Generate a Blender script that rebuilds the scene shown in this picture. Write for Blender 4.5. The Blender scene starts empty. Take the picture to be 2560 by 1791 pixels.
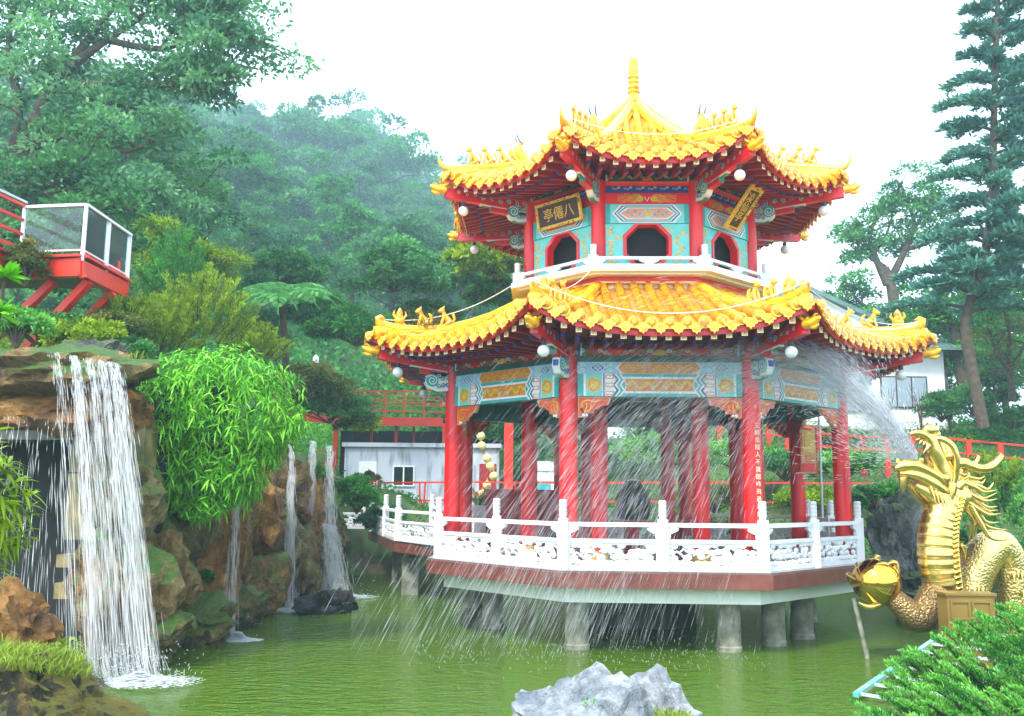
import bpy, bmesh, math, random
import numpy as np
from mathutils import Vector, Matrix, noise
rnd = random.Random(7); NP = np.random.default_rng(11)
PI = math.pi; R_ = math.radians
C = bpy.context.scene.collection
SC = bpy.context.scene
# ---------------------------------------------------------------- camera
EYE = 2.8; FPX = 2295.41; PITCH = R_(8.24692); ROLL = R_(-0.54942)
cr, sr, cp, sp = math.cos(ROLL), math.sin(ROLL), math.cos(PITCH), math.sin(PITCH)
fwd = Vector((0, cp, sp)); up0 = Vector((0, -sp, cp)); x0 = Vector((1, 0, 0))
rt = x0*cr - up0*sr; upv = x0*sr + up0*cr
cam_d = bpy.data.cameras.new('camera'); cam = bpy.data.objects.new('camera', cam_d); C.objects.link(cam)
cam.matrix_world = Matrix(((rt.x, upv.x, -fwd.x, 0), (rt.y, upv.y, -fwd.y, 0), (rt.z, upv.z, -fwd.z, EYE), (0, 0, 0, 1)))
cam_d.sensor_width = 36; cam_d.lens = 36*FPX/2560; cam_d.clip_end = 3000; cam_d.clip_start = 0.1
SC.camera = cam
def at(u, w, Y):
    """world point seen at (u, w) of the 2296-wide view, at forward distance Y"""
    a = (u-1148)/2058.7; b = -(w-803.2)/2058.7
    x = a*cr + b*sr; v = -a*sr + b*cr
    y = cp - v*sp; z = sp + v*cp
    return Vector((x/y*Y, Y, EYE + z/y*Y))
# ---------------------------------------------------------------- light
SUN_EL, SUN_AZ = R_(52), R_(215)
w = bpy.data.worlds.new('World'); SC.world = w; w.use_nodes = True
nt = w.node_tree; bg = nt.nodes['Background']
sky = nt.nodes.new('ShaderNodeTexSky'); sky.sky_type = 'NISHITA'; sky.sun_disc = False
sky.sun_elevation = SUN_EL; sky.sun_rotation = SUN_AZ; sky.air_density = 1.0; sky.dust_density = 4; sky.ozone_density = 1
hs = nt.nodes.new('ShaderNodeHueSaturation'); hs.inputs['Saturation'].default_value = 0.5; hs.inputs['Value'].default_value = 1.0
mxw = nt.nodes.new('ShaderNodeMix'); mxw.data_type = 'RGBA'; mxw.inputs[0].default_value = 0.55
mxw.inputs[7].default_value = (9.2, 11.2, 13.4, 1)      # even white cloud cover over the sky
nt.links.new(sky.outputs[0], hs.inputs['Color']); nt.links.new(hs.outputs[0], mxw.inputs[6]); nt.links.new(mxw.outputs[2], bg.inputs[0])
bg.inputs[1].default_value = 0.1
sd = bpy.data.lights.new('sun', 'SUN'); sd.energy = 1.5; sd.angle = R_(10); sd.color = (1, 0.97, 0.9)
so = bpy.data.objects.new('sun', sd); C.objects.link(so)
dirv = Vector((math.sin(SUN_AZ)*math.cos(SUN_EL), math.cos(SUN_AZ)*math.cos(SUN_EL), math.sin(SUN_EL)))
so.rotation_euler = dirv.to_track_quat('Z', 'Y').to_euler()
SC.view_settings.view_transform = 'Standard'; SC.view_settings.look = 'None'
SC.view_settings.exposure = 1.75; SC.view_settings.gamma = 1; SC.view_settings.use_curve_mapping = False
SC.render.engine = 'CYCLES'
cy = SC.cycles; cy.max_bounces = 6; cy.diffuse_bounces = 2; cy.glossy_bounces = 3; cy.transmission_bounces = 4
cy.transparent_max_bounces = 8; cy.volume_bounces = 2; cy.use_denoising = True; cy.caustics_reflective = False; cy.caustics_refractive = False
cy.sample_clamp_indirect = 4
# ---------------------------------------------------------------- materials
def mk(name, col, rough=0.6, metal=0.0, var=0.0, vs=3.0, bump=0.0, bs=20.0, col2=None, spec=0.5, transl=0.0, coat=0.0, attr=False, stretch=None, lo=.35, hi=.65, det=6):
    m = bpy.data.materials.new(name); m.use_nodes = True
    n = m.node_tree.nodes; l = m.node_tree.links; b = n['Principled BSDF']
    b.inputs['Base Color'].default_value = (*col, 1); b.inputs['Roughness'].default_value = rough
    b.inputs['Metallic'].default_value = metal; b.inputs['Specular IOR Level'].default_value = spec
    if coat: b.inputs['Coat Weight'].default_value = coat; b.inputs['Coat Roughness'].default_value = .08
    tc = n.new('ShaderNodeTexCoord'); src = tc.outputs['Object']
    if stretch:
        mp = n.new('ShaderNodeMapping'); mp.inputs['Scale'].default_value = stretch; l.new(src, mp.inputs[0]); src = mp.outputs[0]
    if var or col2:
        nz = n.new('ShaderNodeTexNoise'); nz.inputs['Scale'].default_value = vs; nz.inputs['Detail'].default_value = det; l.new(src, nz.inputs['Vector'])
        rp = n.new('ShaderNodeValToRGB'); rp.color_ramp.elements[0].position = lo; rp.color_ramp.elements[1].position = hi
        c2 = col2 or tuple(c*(1-var) for c in col)
        rp.color_ramp.elements[0].color = (*c2, 1); rp.color_ramp.elements[1].color = (*col, 1)
        l.new(nz.outputs[0], rp.inputs[0]); l.new(rp.outputs[0], b.inputs['Base Color'])
    colout = None
    if attr:
        at_ = n.new('ShaderNodeAttribute'); at_.attribute_name = 'tone'; 
        mr = n.new('ShaderNodeMix'); mr.data_type = 'RGBA'; mr.inputs[6].default_value = (*(col2 or col), 1); mr.inputs[7].default_value = (*col, 1)
        l.new(at_.outputs['Fac'], mr.inputs[0]); l.new(mr.outputs[2], b.inputs['Base Color']); colout = mr.outputs[2]
    if bump:
        bn = n.new('ShaderNodeTexNoise'); bn.inputs['Scale'].default_value = bs; bn.inputs['Detail'].default_value = 6; l.new(src, bn.inputs['Vector'])
        bp = n.new('ShaderNodeBump'); bp.inputs['Strength'].default_value = bump; bp.inputs['Distance'].default_value = .05
        l.new(bn.outputs[0], bp.inputs['Height']); l.new(bp.outputs[0], b.inputs['Normal'])
    if transl:
        tr = n.new('ShaderNodeBsdfTranslucent'); mx = n.new('ShaderNodeMixShader'); mx.inputs[0].default_value = transl
        if colout is not None: l.new(colout, tr.inputs[0])
        else: tr.inputs[0].default_value = (*col, 1)
        l.new(b.outputs[0], mx.inputs[1]); l.new(tr.outputs[0], mx.inputs[2]); l.new(mx.outputs[0], n['Material Output'].inputs[0])
    return m
M = {}
M['red'] = mk('red_paint', (.80, .004, .008), .38, col2=(.52,.006,.012), vs=3.5, stretch=(1,1,.35), lo=.3, hi=.55, coat=.12, bump=.04, bs=30)
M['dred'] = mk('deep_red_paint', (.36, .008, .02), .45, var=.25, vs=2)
M['vred'] = mk('vermilion_steel', (.75, .03, .008), .4, var=.15, vs=2)
M['yel'] = mk('yellow_glaze', (.90, .44, .006), .25, col2=(.52,.17,.006), vs=6, lo=.30, hi=.50, det=9, coat=.5, bump=.1, bs=25)
M['yeld'] = mk('yellow_glaze_pan', (.80, .33, .006), .4, var=.4, vs=14, bump=.3, bs=30)
M['gold'] = mk('gold_leaf_paint', (.90, .58, .05), .35, metal=.0, var=.4, vs=30)
M['white'] = mk('white_paint', (.82, .84, .86), .5, var=.08, vs=4)
M['cream'] = mk('cream_paint', (.88, .72, .45), .5)
M['wstone'] = mk('white_stone_paint', (.80, .82, .84), .55, var=.12, vs=3, bump=.12, bs=18)
M['teal'] = mk('teal_paint', (.03, .42, .43), .5, var=.18, vs=6)
M['ltel'] = mk('pale_turquoise_paint', (.16, .68, .66), .5, var=.15, vs=5)
M['blue'] = mk('blue_paint', (.02, .06, .38), .5, var=.2, vs=9)
M['dgreen'] = mk('dark_green_paint', (.01, .12, .1), .5, var=.3, vs=9)
M['green'] = mk('green_paint', (.02, .30, .2), .5, var=.2, vs=9)
M['ornge'] = mk('orange_paint', (.80, .27, .02), .5, var=.3, vs=20)
M['flame'] = mk('flame_red_paint', (.80, .09, .015), .5, var=.2, vs=9)
M['peach'] = mk('peach_paint', (.8, .38, .2), .5, var=.15, vs=9)
M['lilac'] = mk('pale_lilac_paint', (.33, .56, .80), .5, var=.15, vs=9)
M['black'] = mk('black_shade_paint', (.004, .006, .006), .8)  # near-black paint in place of shade in openings and voids
M['dglass'] = mk('dark_window_glass', (.01, .02, .018), .08, spec=.6)
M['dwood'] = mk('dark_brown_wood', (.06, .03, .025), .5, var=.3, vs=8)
M['slab'] = mk('red_brown_granite', (.21, .065, .05), .3, var=.35, vs=5, bump=.05)
M['beamw'] = mk('pale_green_white_concrete', (.78, .85, .80), .55, col2=(.6, .66, .5), vs=1.2, lo=.25, hi=.42)
M['conc'] = mk('wet_grey_concrete', (.34, .33, .27), .5, col2=(.12, .13, .09), vs=4, bump=.2, bs=8)
M['dconc'] = mk('dark_wet_concrete', (.07, .08, .06), .4, var=.4, vs=3)
M['deck'] = mk('wet_floor_tile', (.2, .14, .13), .15, var=.2, vs=3)
M['globe'] = mk('white_glass_globe', (.85, .87, .9), .15, coat=.5)
M['wire'] = mk('white_cable', (.75, .75, .65), .5)
M['steel'] = mk('painted_silver_steel', (.5, .55, .58), .35, metal=.3)
M['gcast'] = mk('gold_lacquer', (.95, .68, .20), .2, metal=.95, var=.4, vs=2.2, bump=.05, bs=40)
M['gball'] = mk('polished_gold', (.9, .55, .08), .1, metal=1.0, var=.35, vs=2)
M['gdark'] = mk('bronze_gold', (.42, .27, .06), .35, metal=.6, var=.3, vs=5)
M['trunk'] = mk('bark', (.10, .075, .05), .9, var=.5, vs=6, bump=.5, bs=12)
M['ptrunk'] = mk('pale_bark', (.2, .19, .15), .9, var=.4, vs=6, bump=.4, bs=12)
def leafm(name, a, b, tr=.35, rough=.55, spec=.3): return mk(name, a, rough, col2=b, attr=True, transl=tr, spec=spec)
M['lf_dark'] = leafm('dark_foliage', (.09, .31, .07), (.018, .10, .035))
M['lf_mid'] = leafm('green_foliage', (.08, .37, .035), (.012, .10, .02))
M['lf_pale'] = leafm('pale_green_foliage', (.13, .40, .10), (.02, .14, .05))
M['lf_yel'] = leafm('yellow_green_foliage', (.36, .52, .008), (.05, .14, .005))
M['lf_jun'] = leafm('juniper_foliage', (.24, .62, .10), (.010, .15, .025), tr=.25)
M['lf_bam'] = leafm('bright_bamboo_leaf', (.24, .68, .03), (.012, .17, .006), tr=.18)
M['lf_sky'] = leafm('hazy_green_foliage', (.20, .46, .17), (.05, .20, .09))  # haze worked into the leaf colour of the upper left tree
M['lf_lawn'] = leafm('bright_bank_leaf', (.20, .55, .04), (.04, .20, .02))
M['lf_grass'] = leafm('grass_blade', (.36, .48, .04), (.10, .16, .02))
M['lf_brn'] = leafm('brown_green_scrub', (.28, .27, .04), (.04, .1, .02))
M['lf_pine'] = leafm('misted_needle_foliage', (.14, .36, .26), (.05, .18, .14), tr=.15)  # needle colour paled and blued to stand in for mist
# ---------------------------------------------------------------- mesh builder
class MB:
    def __init__(s): s.v = []; s.f = []; s.m = []; s.mats = []; s.c = 0; s.T = None
    def mat(s, name):
        m = M[name]
        if m not in s.mats: s.mats.append(m)
        s.c = s.mats.index(m); return s
    def add(s, vs, fs):
        o = len(s.v)
        if s.T is not None: vs = [s.T @ Vector(p) for p in vs]
        s.v.extend([tuple(p) for p in vs]); s.f.extend([tuple(i+o for i in f) for f in fs]); s.m.extend([s.c]*len(fs)); return s
    def box(s, x0, y0, z0, x1, y1, z1):
        return s.add([(x0,y0,z0),(x1,y0,z0),(x1,y1,z0),(x0,y1,z0),(x0,y0,z1),(x1,y0,z1),(x1,y1,z1),(x0,y1,z1)],
            [(0,3,2,1),(4,5,6,7),(0,1,5,4),(1,2,6,5),(2,3,7,6),(3,0,4,7)])
    def cbox(s, c, d, rz=0, rx=0, ry=0):
        m = Matrix.Translation(c) @ Matrix.Rotation(rz, 4, 'Z') @ Matrix.Rotation(ry, 4, 'Y') @ Matrix.Rotation(rx, 4, 'X')
        t = s.T; s.T = m if t is None else t @ m; a, b, e = d[0]/2, d[1]/2, d[2]/2; s.box(-a,-b,-e,a,b,e); s.T = t; return s
    def bar(s, a, b, wd, ht):
        a, b = Vector(a), Vector(b); d = b-a; L = d.length; d.normalize()
        sd_ = d.cross(Vector((0,0,1)))
        if sd_.length < 1e-4: sd_ = Vector((1,0,0))
        sd_.normalize(); u = sd_.cross(d); r = []
        for p in (a, b):
            for i, j in ((-1,-1),(1,-1),(1,1),(-1,1)): r.append(p + sd_*wd/2*i + u*ht/2*j)
        return s.add(r, [(0,1,2,3),(7,6,5,4),(0,4,5,1),(1,5,6,2),(2,6,7,3),(3,7,4,0)])
    def poly(s, pts, y0, y1):
        """polygon (x,z) extruded from y0 to y1"""
        n = len(pts); a = [(p[0], y0, p[1]) for p in pts] + [(p[0], y1, p[1]) for p in pts]
        return s.add(a, [tuple(range(n)), tuple(range(2*n-1, n-1, -1))] + [(i, i+n, (i+1)%n+n, (i+1)%n) for i in range(n)])
    def tube(s, pts, rad, n=8, cap=True, flat=None):
        pts = [Vector(p) for p in pts]; k = len(pts)
        if not isinstance(rad, (list, tuple)): rad = [rad]*k
        vs = []; fs = []; ref = None
        for i, p in enumerate(pts):
            d = (pts[min(i+1,k-1)] - pts[max(i-1,0)]).normalized()
            if ref is None:
                ref = Vector((0,0,1)) if abs(d.z) < .9 else Vector((1,0,0))
            a = d.cross(ref)
            if a.length < 1e-5: a = d.cross(Vector((1,.1,0)))
            a.normalize(); b = a.cross(d).normalized(); ref = b
            for j in range(n):
                t = 2*PI*j/n; q = a*math.cos(t)*rad[i] + b*math.sin(t)*rad[i]*(flat or 1)
                vs.append(p+q)
        for i in range(k-1):
            for j in range(n):
                fs.append((i*n+j, i*n+(j+1)%n, (i+1)*n+(j+1)%n, (i+1)*n+j))
        if cap: fs.append(tuple(range(n-1,-1,-1))); fs.append(tuple((k-1)*n+j for j in range(n)))
        return s.add(vs, fs)
    def lathe(s, prof, n=16, c=(0,0,0)):
        vs = []; fs = []; k = len(prof)
        for r, z in prof:
            for j in range(n):
                t = 2*PI*j/n; vs.append((c[0]+r*math.cos(t), c[1]+r*math.sin(t), c[2]+z))
        for i in range(k-1):
            for j in range(n): fs.append((i*n+j, i*n+(j+1)%n, (i+1)*n+(j+1)%n, (i+1)*n+j))
        fs.append(tuple(range(n-1,-1,-1))); fs.append(tuple((k-1)*n+j for j in range(n)))
        return s.add(vs, fs)
    def ball(s, c, r, n=10, m=7, sc=(1,1,1)):
        pr = [(math.sin(PI*i/m)*r, -math.cos(PI*i/m)*r) for i in range(1, m)]
        vs = [(c[0], c[1], c[2]-r*sc[2])]; fs = []
        for a, z in pr:
            for j in range(n): t = 2*PI*j/n; vs.append((c[0]+a*math.cos(t)*sc[0], c[1]+a*math.sin(t)*sc[1], c[2]+z*sc[2]))
        vs.append((c[0], c[1], c[2]+r*sc[2])); k = len(pr)
        for j in range(n): fs.append((0, 1+(j+1)%n, 1+j))
        for i in range(k-1):
            for j in range(n): fs.append((1+i*n+j, 1+i*n+(j+1)%n, 1+(i+1)*n+(j+1)%n, 1+(i+1)*n+j))
        for j in range(n): fs.append((1+(k-1)*n+j, 1+(k-1)*n+(j+1)%n, len(vs)-1))
        return s.add(vs, fs)
    def ribbon(s, pts, wd, y):
        """flat stroke (x,z) lying at depth y"""
        vs = []; k = len(pts)
        for i in range(k):
            a, b = pts[max(i-1,0)], pts[min(i+1,k-1)]; dx, dz = b[0]-a[0], b[1]-a[1]; L = math.hypot(dx,dz) or 1
            w_ = wd/2 if not callable(wd) else wd(i/(k-1))/2
            vs += [(pts[i][0]-dz/L*w_, y, pts[i][1]+dx/L*w_), (pts[i][0]+dz/L*w_, y, pts[i][1]-dx/L*w_)]
        return s.add(vs, [(2*i, 2*i+1, 2*i+3, 2*i+2) for i in range(k-1)])
    def spiral(s, cx, cz, r, turns, wd, y, a0=0, sgn=1):
        n = int(12*turns)+2
        return s.ribbon([(cx+r*(1-.85*i/n)*math.cos(a0+sgn*2*PI*turns*i/n), cz+r*(1-.85*i/n)*math.sin(a0+sgn*2*PI*turns*i/n)) for i in range(n)], wd, y)
    def disc(s, cx, cz, r, y0, y1, n=14):
        return s.poly([(cx+r*math.cos(2*PI*i/n), cz+r*math.sin(2*PI*i/n)) for i in range(n)], y0, y1)
    def build(s, name, parent=None, smooth=None):
        me = bpy.data.meshes.new(name); me.from_pydata(s.v, [], s.f)
        for m in s.mats: me.materials.append(m)
        if len(s.mats) > 1: me.polygons.foreach_set('material_index', s.m)
        if smooth is not None:
            me.shade_smooth(); me.set_sharp_from_angle(angle=R_(smooth))
        me.update(); o = bpy.data.objects.new(name, me); C.objects.link(o)
        if parent: o.parent = parent
        return o
def mb(name): return MB().mat(name)
def tag(o, label=None, cat=None, group=None, kind=None):
    if label: o['label'] = label
    if cat: o['category'] = cat
    if group: o['group'] = group
    if kind: o['kind'] = kind
    return o
def empty(name, loc=(0,0,0), rz=0, label=None, cat=None, group=None):
    o = bpy.data.objects.new(name, None); C.objects.link(o); o.location = loc; o.rotation_euler = (0,0,rz); return tag(o, label, cat, group)
def copy_tree(o, parent=None):
    c = o.copy(); C.objects.link(c)
    if parent: c.parent = parent
    for ch in list(o.children): copy_tree(ch, c)
    return c
def npmesh(name, V, F, mats, parent=None, tone=None, smooth=False):
    """V (n,3); F (m,k) constant k"""
    me = bpy.data.meshes.new(name); k = F.shape[1]
    me.vertices.add(len(V)); me.vertices.foreach_set('co', np.ascontiguousarray(V, dtype=np.float32).ravel())
    me.loops.add(F.size); me.loops.foreach_set('vertex_index', np.ascontiguousarray(F, dtype=np.int32).ravel())
    me.polygons.add(len(F)); me.polygons.foreach_set('loop_start', np.arange(0, F.size, k, dtype=np.int32))
    if smooth: me.polygons.foreach_set('use_smooth', np.ones(len(F), dtype=bool))
    if tone is not None:
        a = me.attributes.new('tone', 'FLOAT', 'FACE'); a.data.foreach_set('value', np.asarray(tone, dtype=np.float32))
    me.materials.append(mats); me.update(calc_edges=True)
    o = bpy.data.objects.new(name, me); C.objects.link(o)
    if parent: o.parent = parent
    return o
# ================================================================= pagoda
CX, CY, PROT = 2.846, 20.8, R_(-1.9431)
T8 = math.tan(R_(22.5))
def itp(x, xs, ys): return float(np.interp(x, xs, ys))
pag = empty('pagoda', (CX, CY, 0), PROT, 'two storey octagonal red pavilion with yellow glazed roofs standing on piles in the pond', 'pagoda')
def ring(o, n=8, a0=0):
    r = [o]
    for j in range(1, n):
        c = copy_tree(o, o.parent); c.rotation_euler = (0, 0, j*PI/4 + a0); r.append(c)
    return r
CA = R_(-67.5)                         # direction of the corner right of the front face
def crn(): return Matrix.Rotation(CA, 4, 'Z')
# --- roofs: surface height over a face, x across, r out from the axis
LR = dict(r=[2.41,2.77,3.23,3.7,4.16,4.62,5.08,5.54,5.9], h=[6.9,6.68,6.42,6.24,6.08,6.0,5.98,6.02,6.06], re=5.5, rt=2.41,
          c=lambda r: 5.6+1.36*(.75*(5.5-r)/3.09+.25*((5.5-r)/3.09)**2) if r < 5.5 else 5.6-.4*(r-5.5))
UR = dict(r=[.16,.55,.92,1.39,1.85,2.31,2.77,3.23,3.7,4.07,4.5], h=[11.8,11.42,11.05,10.66,10.34,10.1,9.91,9.78,9.7,9.66,9.7], re=4.1, rt=.2,
          c=lambda r: itp(r, [.18,.55,.92,1.4,1.85,2.3,2.77,3.2,3.7,4.1,4.3], [11.78,11.38,10.98,10.55,10.2,9.92,9.68,9.5,9.32,9.16,9.09]))
def surf(D, x, r):
    a = min(1, abs(x)/(r*T8)); return D['c'](r) + (itp(r, D['r'], D['h'])-D['c'](r))*a**2.6
def eave(D, x): return D['re'] + .28*min(1, abs(x)/(D['re']*T8))**3
def roof_face(D, sp=.298):
    m = MB(); K = int(D['re']*1.04*T8/sp)
    for k in range(-K, K+1):           # half-round cover tiles
        x = k*sp; r1 = eave(D, x); r0 = max(D['rt'], abs(x)/T8+.05)
        if r1-r0 < .15: continue
        n = max(3, int((r1-r0)/.36)); rs = [r1-(r1-r0)*i/n for i in range(n+1)]
        m.mat('yel')
        for i in range(n):             # one tile each, lower lip a little wider
            p0, p1 = Vector((x, -rs[i], surf(D,x,rs[i])+.06)), Vector((x, -rs[i+1], surf(D,x,rs[i+1])+.06))
            m.tube([p0, p0+(p1-p0)*.12, p0+(p1-p0)*.13, p1], [.096,.096,.091,.091], 10, cap=(i==0))
        p = Vector((x, -r1-.012, surf(D,x,r1)+.05)); m.mat('yel')
        m.tube([p+Vector((0,.03,0)), p-Vector((0,.02,.004))], [.112,.112], 14)
        m.mat('yeld').tube([p-Vector((0,.02,0)), p-Vector((0,.03,0))], [.082,.07], 10)
        m.mat('yel').tube([p-Vector((0,.02,0)), p-Vector((0,.036,0))], [.04,.035], 8)
    for k in range(-K-1, K+1):         # pan tiles with a lip at every course, and the drip tile
        xa, xb = k*sp+.06, (k+1)*sp-.06; xm = (xa+xb)/2; r1 = eave(D, xm); r0 = max(D['rt'], abs(xm)/T8+.08)
        if r1-r0 < .1: continue
        n = max(2, int((r1-r0)/.125)); m.mat('yeld')
        for i in range(n):
            ra, rb = r1-(r1-r0)*i/n, r1-(r1-r0)*(i+1)/n
            za, zb = surf(D,xm,ra)+.018, surf(D,xm,rb)-.012
            m.add([(xa,-ra,za+.02),(xm,-ra,za),(xb,-ra,za+.02),(xa,-rb,zb+.02),(xm,-rb,zb),(xb,-rb,zb+.02),(xa,-ra,za-.035),(xm,-ra,za-.055),(xb,-ra,za-.035)],
                  [(0,1,4,3),(1,2,5,4),(6,7,1,0),(7,8,2,1)])
        z = surf(D,xm,r1)+.01; w_ = sp*.48; m.mat('yel')
        pts = [(-w_,.03),(-w_,-.02),(-w_*.8,-.08),(-w_*.55,-.085),(-w_*.42,-.14),(-w_*.15,-.145),(0,-.185),(w_*.15,-.145),(w_*.42,-.14),(w_*.55,-.085),(w_*.8,-.08),(w_,-.02),(w_,.03)]
        t = m.T; m.T = Matrix.Translation((xm,-r1-.01,z)) @ Matrix.Rotation(R_(-14),4,'X'); m.poly(pts, -.02, .015)
        m.mat('yeld').poly([(-w_*.55,-.02),(-w_*.35,-.085),(0,-.12),(w_*.35,-.085),(w_*.55,-.02)], -.027, -.02); m.T = t
    # underlay
    m.mat('yeld'); N = 10; vs = []; fs = []
    for i in range(N+1):
        r = D['rt']+(D['re']-D['rt'])*i/N
        for j in range(9): x = (j/4-1)*r*T8; vs.append((x, -r, surf(D,x,r)-.03))
    fs = [(i*9+j,(i+1)*9+j,(i+1)*9+j+1,i*9+j+1) for i in range(N) for j in range(8)]
    m.add(vs, fs); return m
def soffit(D, rin, zin, drop=.17):
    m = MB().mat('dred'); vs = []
    NJ = 14
    for i in range(3):
        for j in range(NJ+1):
            a = j/NJ*2-1; xe = a*D['re']*1.05*T8; re = eave(D, xe)-.04; ze = surf(D, xe, re)-drop
            r = [re, re-.25, rin][i]; x = a*r*T8*(1.0 if i else 1.0); t = (re-r)/(re-rin)
            vs.append((x, -r, ze+(zin-ze)*t+ (0.03*math.sin(PI*t))))
    m.add(vs, [(i*(NJ+1)+j,(i+1)*(NJ+1)+j,(i+1)*(NJ+1)+j+1,i*(NJ+1)+j+1) for i in range(2) for j in range(NJ)])
    # red fascia behind the drip tiles
    f = []
    for j in range(NJ+1):
        a = j/NJ*2-1; xe = a*D['re']*1.05*T8; re = eave(D, xe)-.05; ze = surf(D, xe, re); f += [(a*re*T8,-re,ze-.01),(a*re*T8,-re,ze-drop-.02)]
    m.mat('red').add(f, [(2*j,2*j+1,2*j+3,2*j+2) for j in range(NJ)])
    K = int(D['re']*T8/.255)
    for k in range(-K, K+1):
        x = k*.255; re = eave(D,x)-.12; ze = surf(D,x,re)-drop-.05
        r0 = max(rin, abs(x)/T8+.12)
        if re-r0 < .25: continue
        zi = ze+(zin-.05-ze)*(re-r0)/(re-rin)
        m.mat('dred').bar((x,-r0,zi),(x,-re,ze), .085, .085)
        m.mat('cream').cbox((x,-re-.004,ze),(.104,.012,.104))
        m.mat('ornge'); y = -re-.011
        m.cbox((x,y,ze),(.012,.004,.062)); m.cbox((x,y-.001,ze),(.062,.004,.012))
        for sx, sz in ((1,1),(-1,-1)): m.cbox((x+sx*.016,y-.0005,ze+sz*.026),(.032,.004,.01)); m.cbox((x-sx*.027,y-.0005,ze+sz*.014),(.01,.004,.03))
        r2 = re-.42
        if r2-r0 > .12:
            z2 = ze+(zin-.05-ze)*(re-r2)/(re-rin)-.075
            m.mat('dred').bar((x,-r0,zi-.075),(x,-r2,z2), .075, .075); m.mat('blue').ball((x,-r2-.01,z2-.005), .042, 8, 5)
    return m
def ridge(D, Rs, Zs, w_=.13, hgt=.24):
    """hip ridge along +X: stacked mouldings with a round cap, curling up at the tip"""
    m = MB(); pts = [Vector((r,0,z)) for r, z in zip(Rs, Zs)]
    f = []
    for i in range((len(pts)-1)*3+1):
        k, t = divmod(i, 3); 
        f.append(pts[k].lerp(pts[min(k+1,len(pts)-1)], t/3))
    m.mat('yel').tube([p-Vector((0,0,.07)) for p in f], [.10]*len(f), 12)
    m.mat('yel')
    for (dz, hw, th) in ((.155,w_,.045),(.215,w_*.8,.07),(.27,w_*1.15,.05)):
        vs = []
        for p in f: vs += [(p.x,-hw,p.z-dz-th/2),(p.x,hw,p.z-dz-th/2),(p.x,hw,p.z-dz+th/2),(p.x,-hw,p.z-dz+th/2)]
        n = len(f); fs = [(4*i+a,4*i+(a+1)%4,4*i+4+(a+1)%4,4*i+4+a) for i in range(n-1) for a in range(4)]+[(3,2,1,0),(4*n-4,4*n-3,4*n-2,4*n-1)]
        m.add(vs, fs)
    vs = []
    for p in f: vs += [(p.x,-w_*.7,p.z-.5),(p.x,w_*.7,p.z-.5),(p.x,w_*.7,p.z-.1),(p.x,-w_*.7,p.z-.1)]
    n = len(f); m.mat('yeld').add(vs, [(4*i+a,4*i+(a+1)%4,4*i+4+(a+1)%4,4*i+4+a) for i in range(n-1) for a in range(4)]+[(3,2,1,0),(4*n-4,4*n-3,4*n-2,4*n-1)])
    m.mat('yel')
    for p in f[1::2]: m.tube([p-Vector((.012,0,.07)), p-Vector((-.012,0,.07))], [.107,.107], 12)
    return m
def figure(kind=0):
    """small seated glazed beast on the ridge, looking out along +X"""
    m = MB().mat('yel'); m.cbox((0,0,.02),(.2,.1,.04))
    if kind == 2:
        m.lathe([(.05,.03),(.09,.06),(.1,.11),(.06,.17),(.045,.2),(.06,.24),(.03,.3),(.005,.33)], 10)
        for s in (-1,1): m.tube([(0,.06*s,.12),(.05,.1*s,.2),(.03,.08*s,.26)],[.03,.022,.008],6); m.tube([(.05*s,0,.12),(.12*s,0,.2),(.1*s,0,.27)],[.03,.022,.008],6)
    else:
        m.tube([(-.09,0,.07),(-.05,0,.12),(.02,0,.2),(.05,0,.27)], [.055,.065,.05,.035], 8)
        m.ball((.075,0,.3), .05, 8, 6, (1.15,.85,1)); m.tube([(.1,0,.29),(.15,0,.275)], [.03,.022], 6)
        for s in (-1,1):
            m.tube([(.04,.035*s,.2),(.07,.04*s,.1),(.085,.04*s,.04)], [.026,.02,.022], 6); m.tube([(-.07,.045*s,.1),(-.02,.055*s,.05),(.02,.05*s,.045)], [.04,.03,.02], 6)
            m.tube([(.06,.03*s,.33),(.045,.045*s,.38)], [.02,.006], 5)
        m.tube([(-.12,0,.07),(-.17,0,.15),(-.14,0,.24),(-.1,0,.27)], [.028,.026,.03,.008], 6)
    return m
def fish_finial():
    m = MB().mat('gold' if False else 'yel')
    m.tube([(0,0,.03),(.1,0,.05),(.2,0,.04),(.28,0,.08),(.34,0,.1)], [.11,.115,.085,.06,.03], 9, flat=.9)
    m.tube([(.14,0,-.03),(.24,0,-.05),(.31,0,-.02)], [.05,.04,.015], 7)
    for s in (-1,1): m.ball((.13,.08*s,.1), .032, 7, 5); m.tube([(.05,.09*s,.1),(-.02,.13*s,.16),(-.05,.14*s,.22)], [.035,.025,.008], 5)
    m.tube([(.18,0,.12),(.24,0,.17),(.3,0,.16)], [.03,.02,.006], 5); return m
def scroll(m, x, z, s, y, mat='white', sg=1, wd=.012):
    m.mat(mat).spiral(x, z, s, 1.4, wd, y, 0 if sg > 0 else PI, sg)
    m.ribbon([(x+sg*s, z), (x+sg*s*1.2, z-s*.8), (x+sg*s*2, z-s*1.0), (x+sg*s*2.6, z-.3*s)], wd, y)
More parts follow.
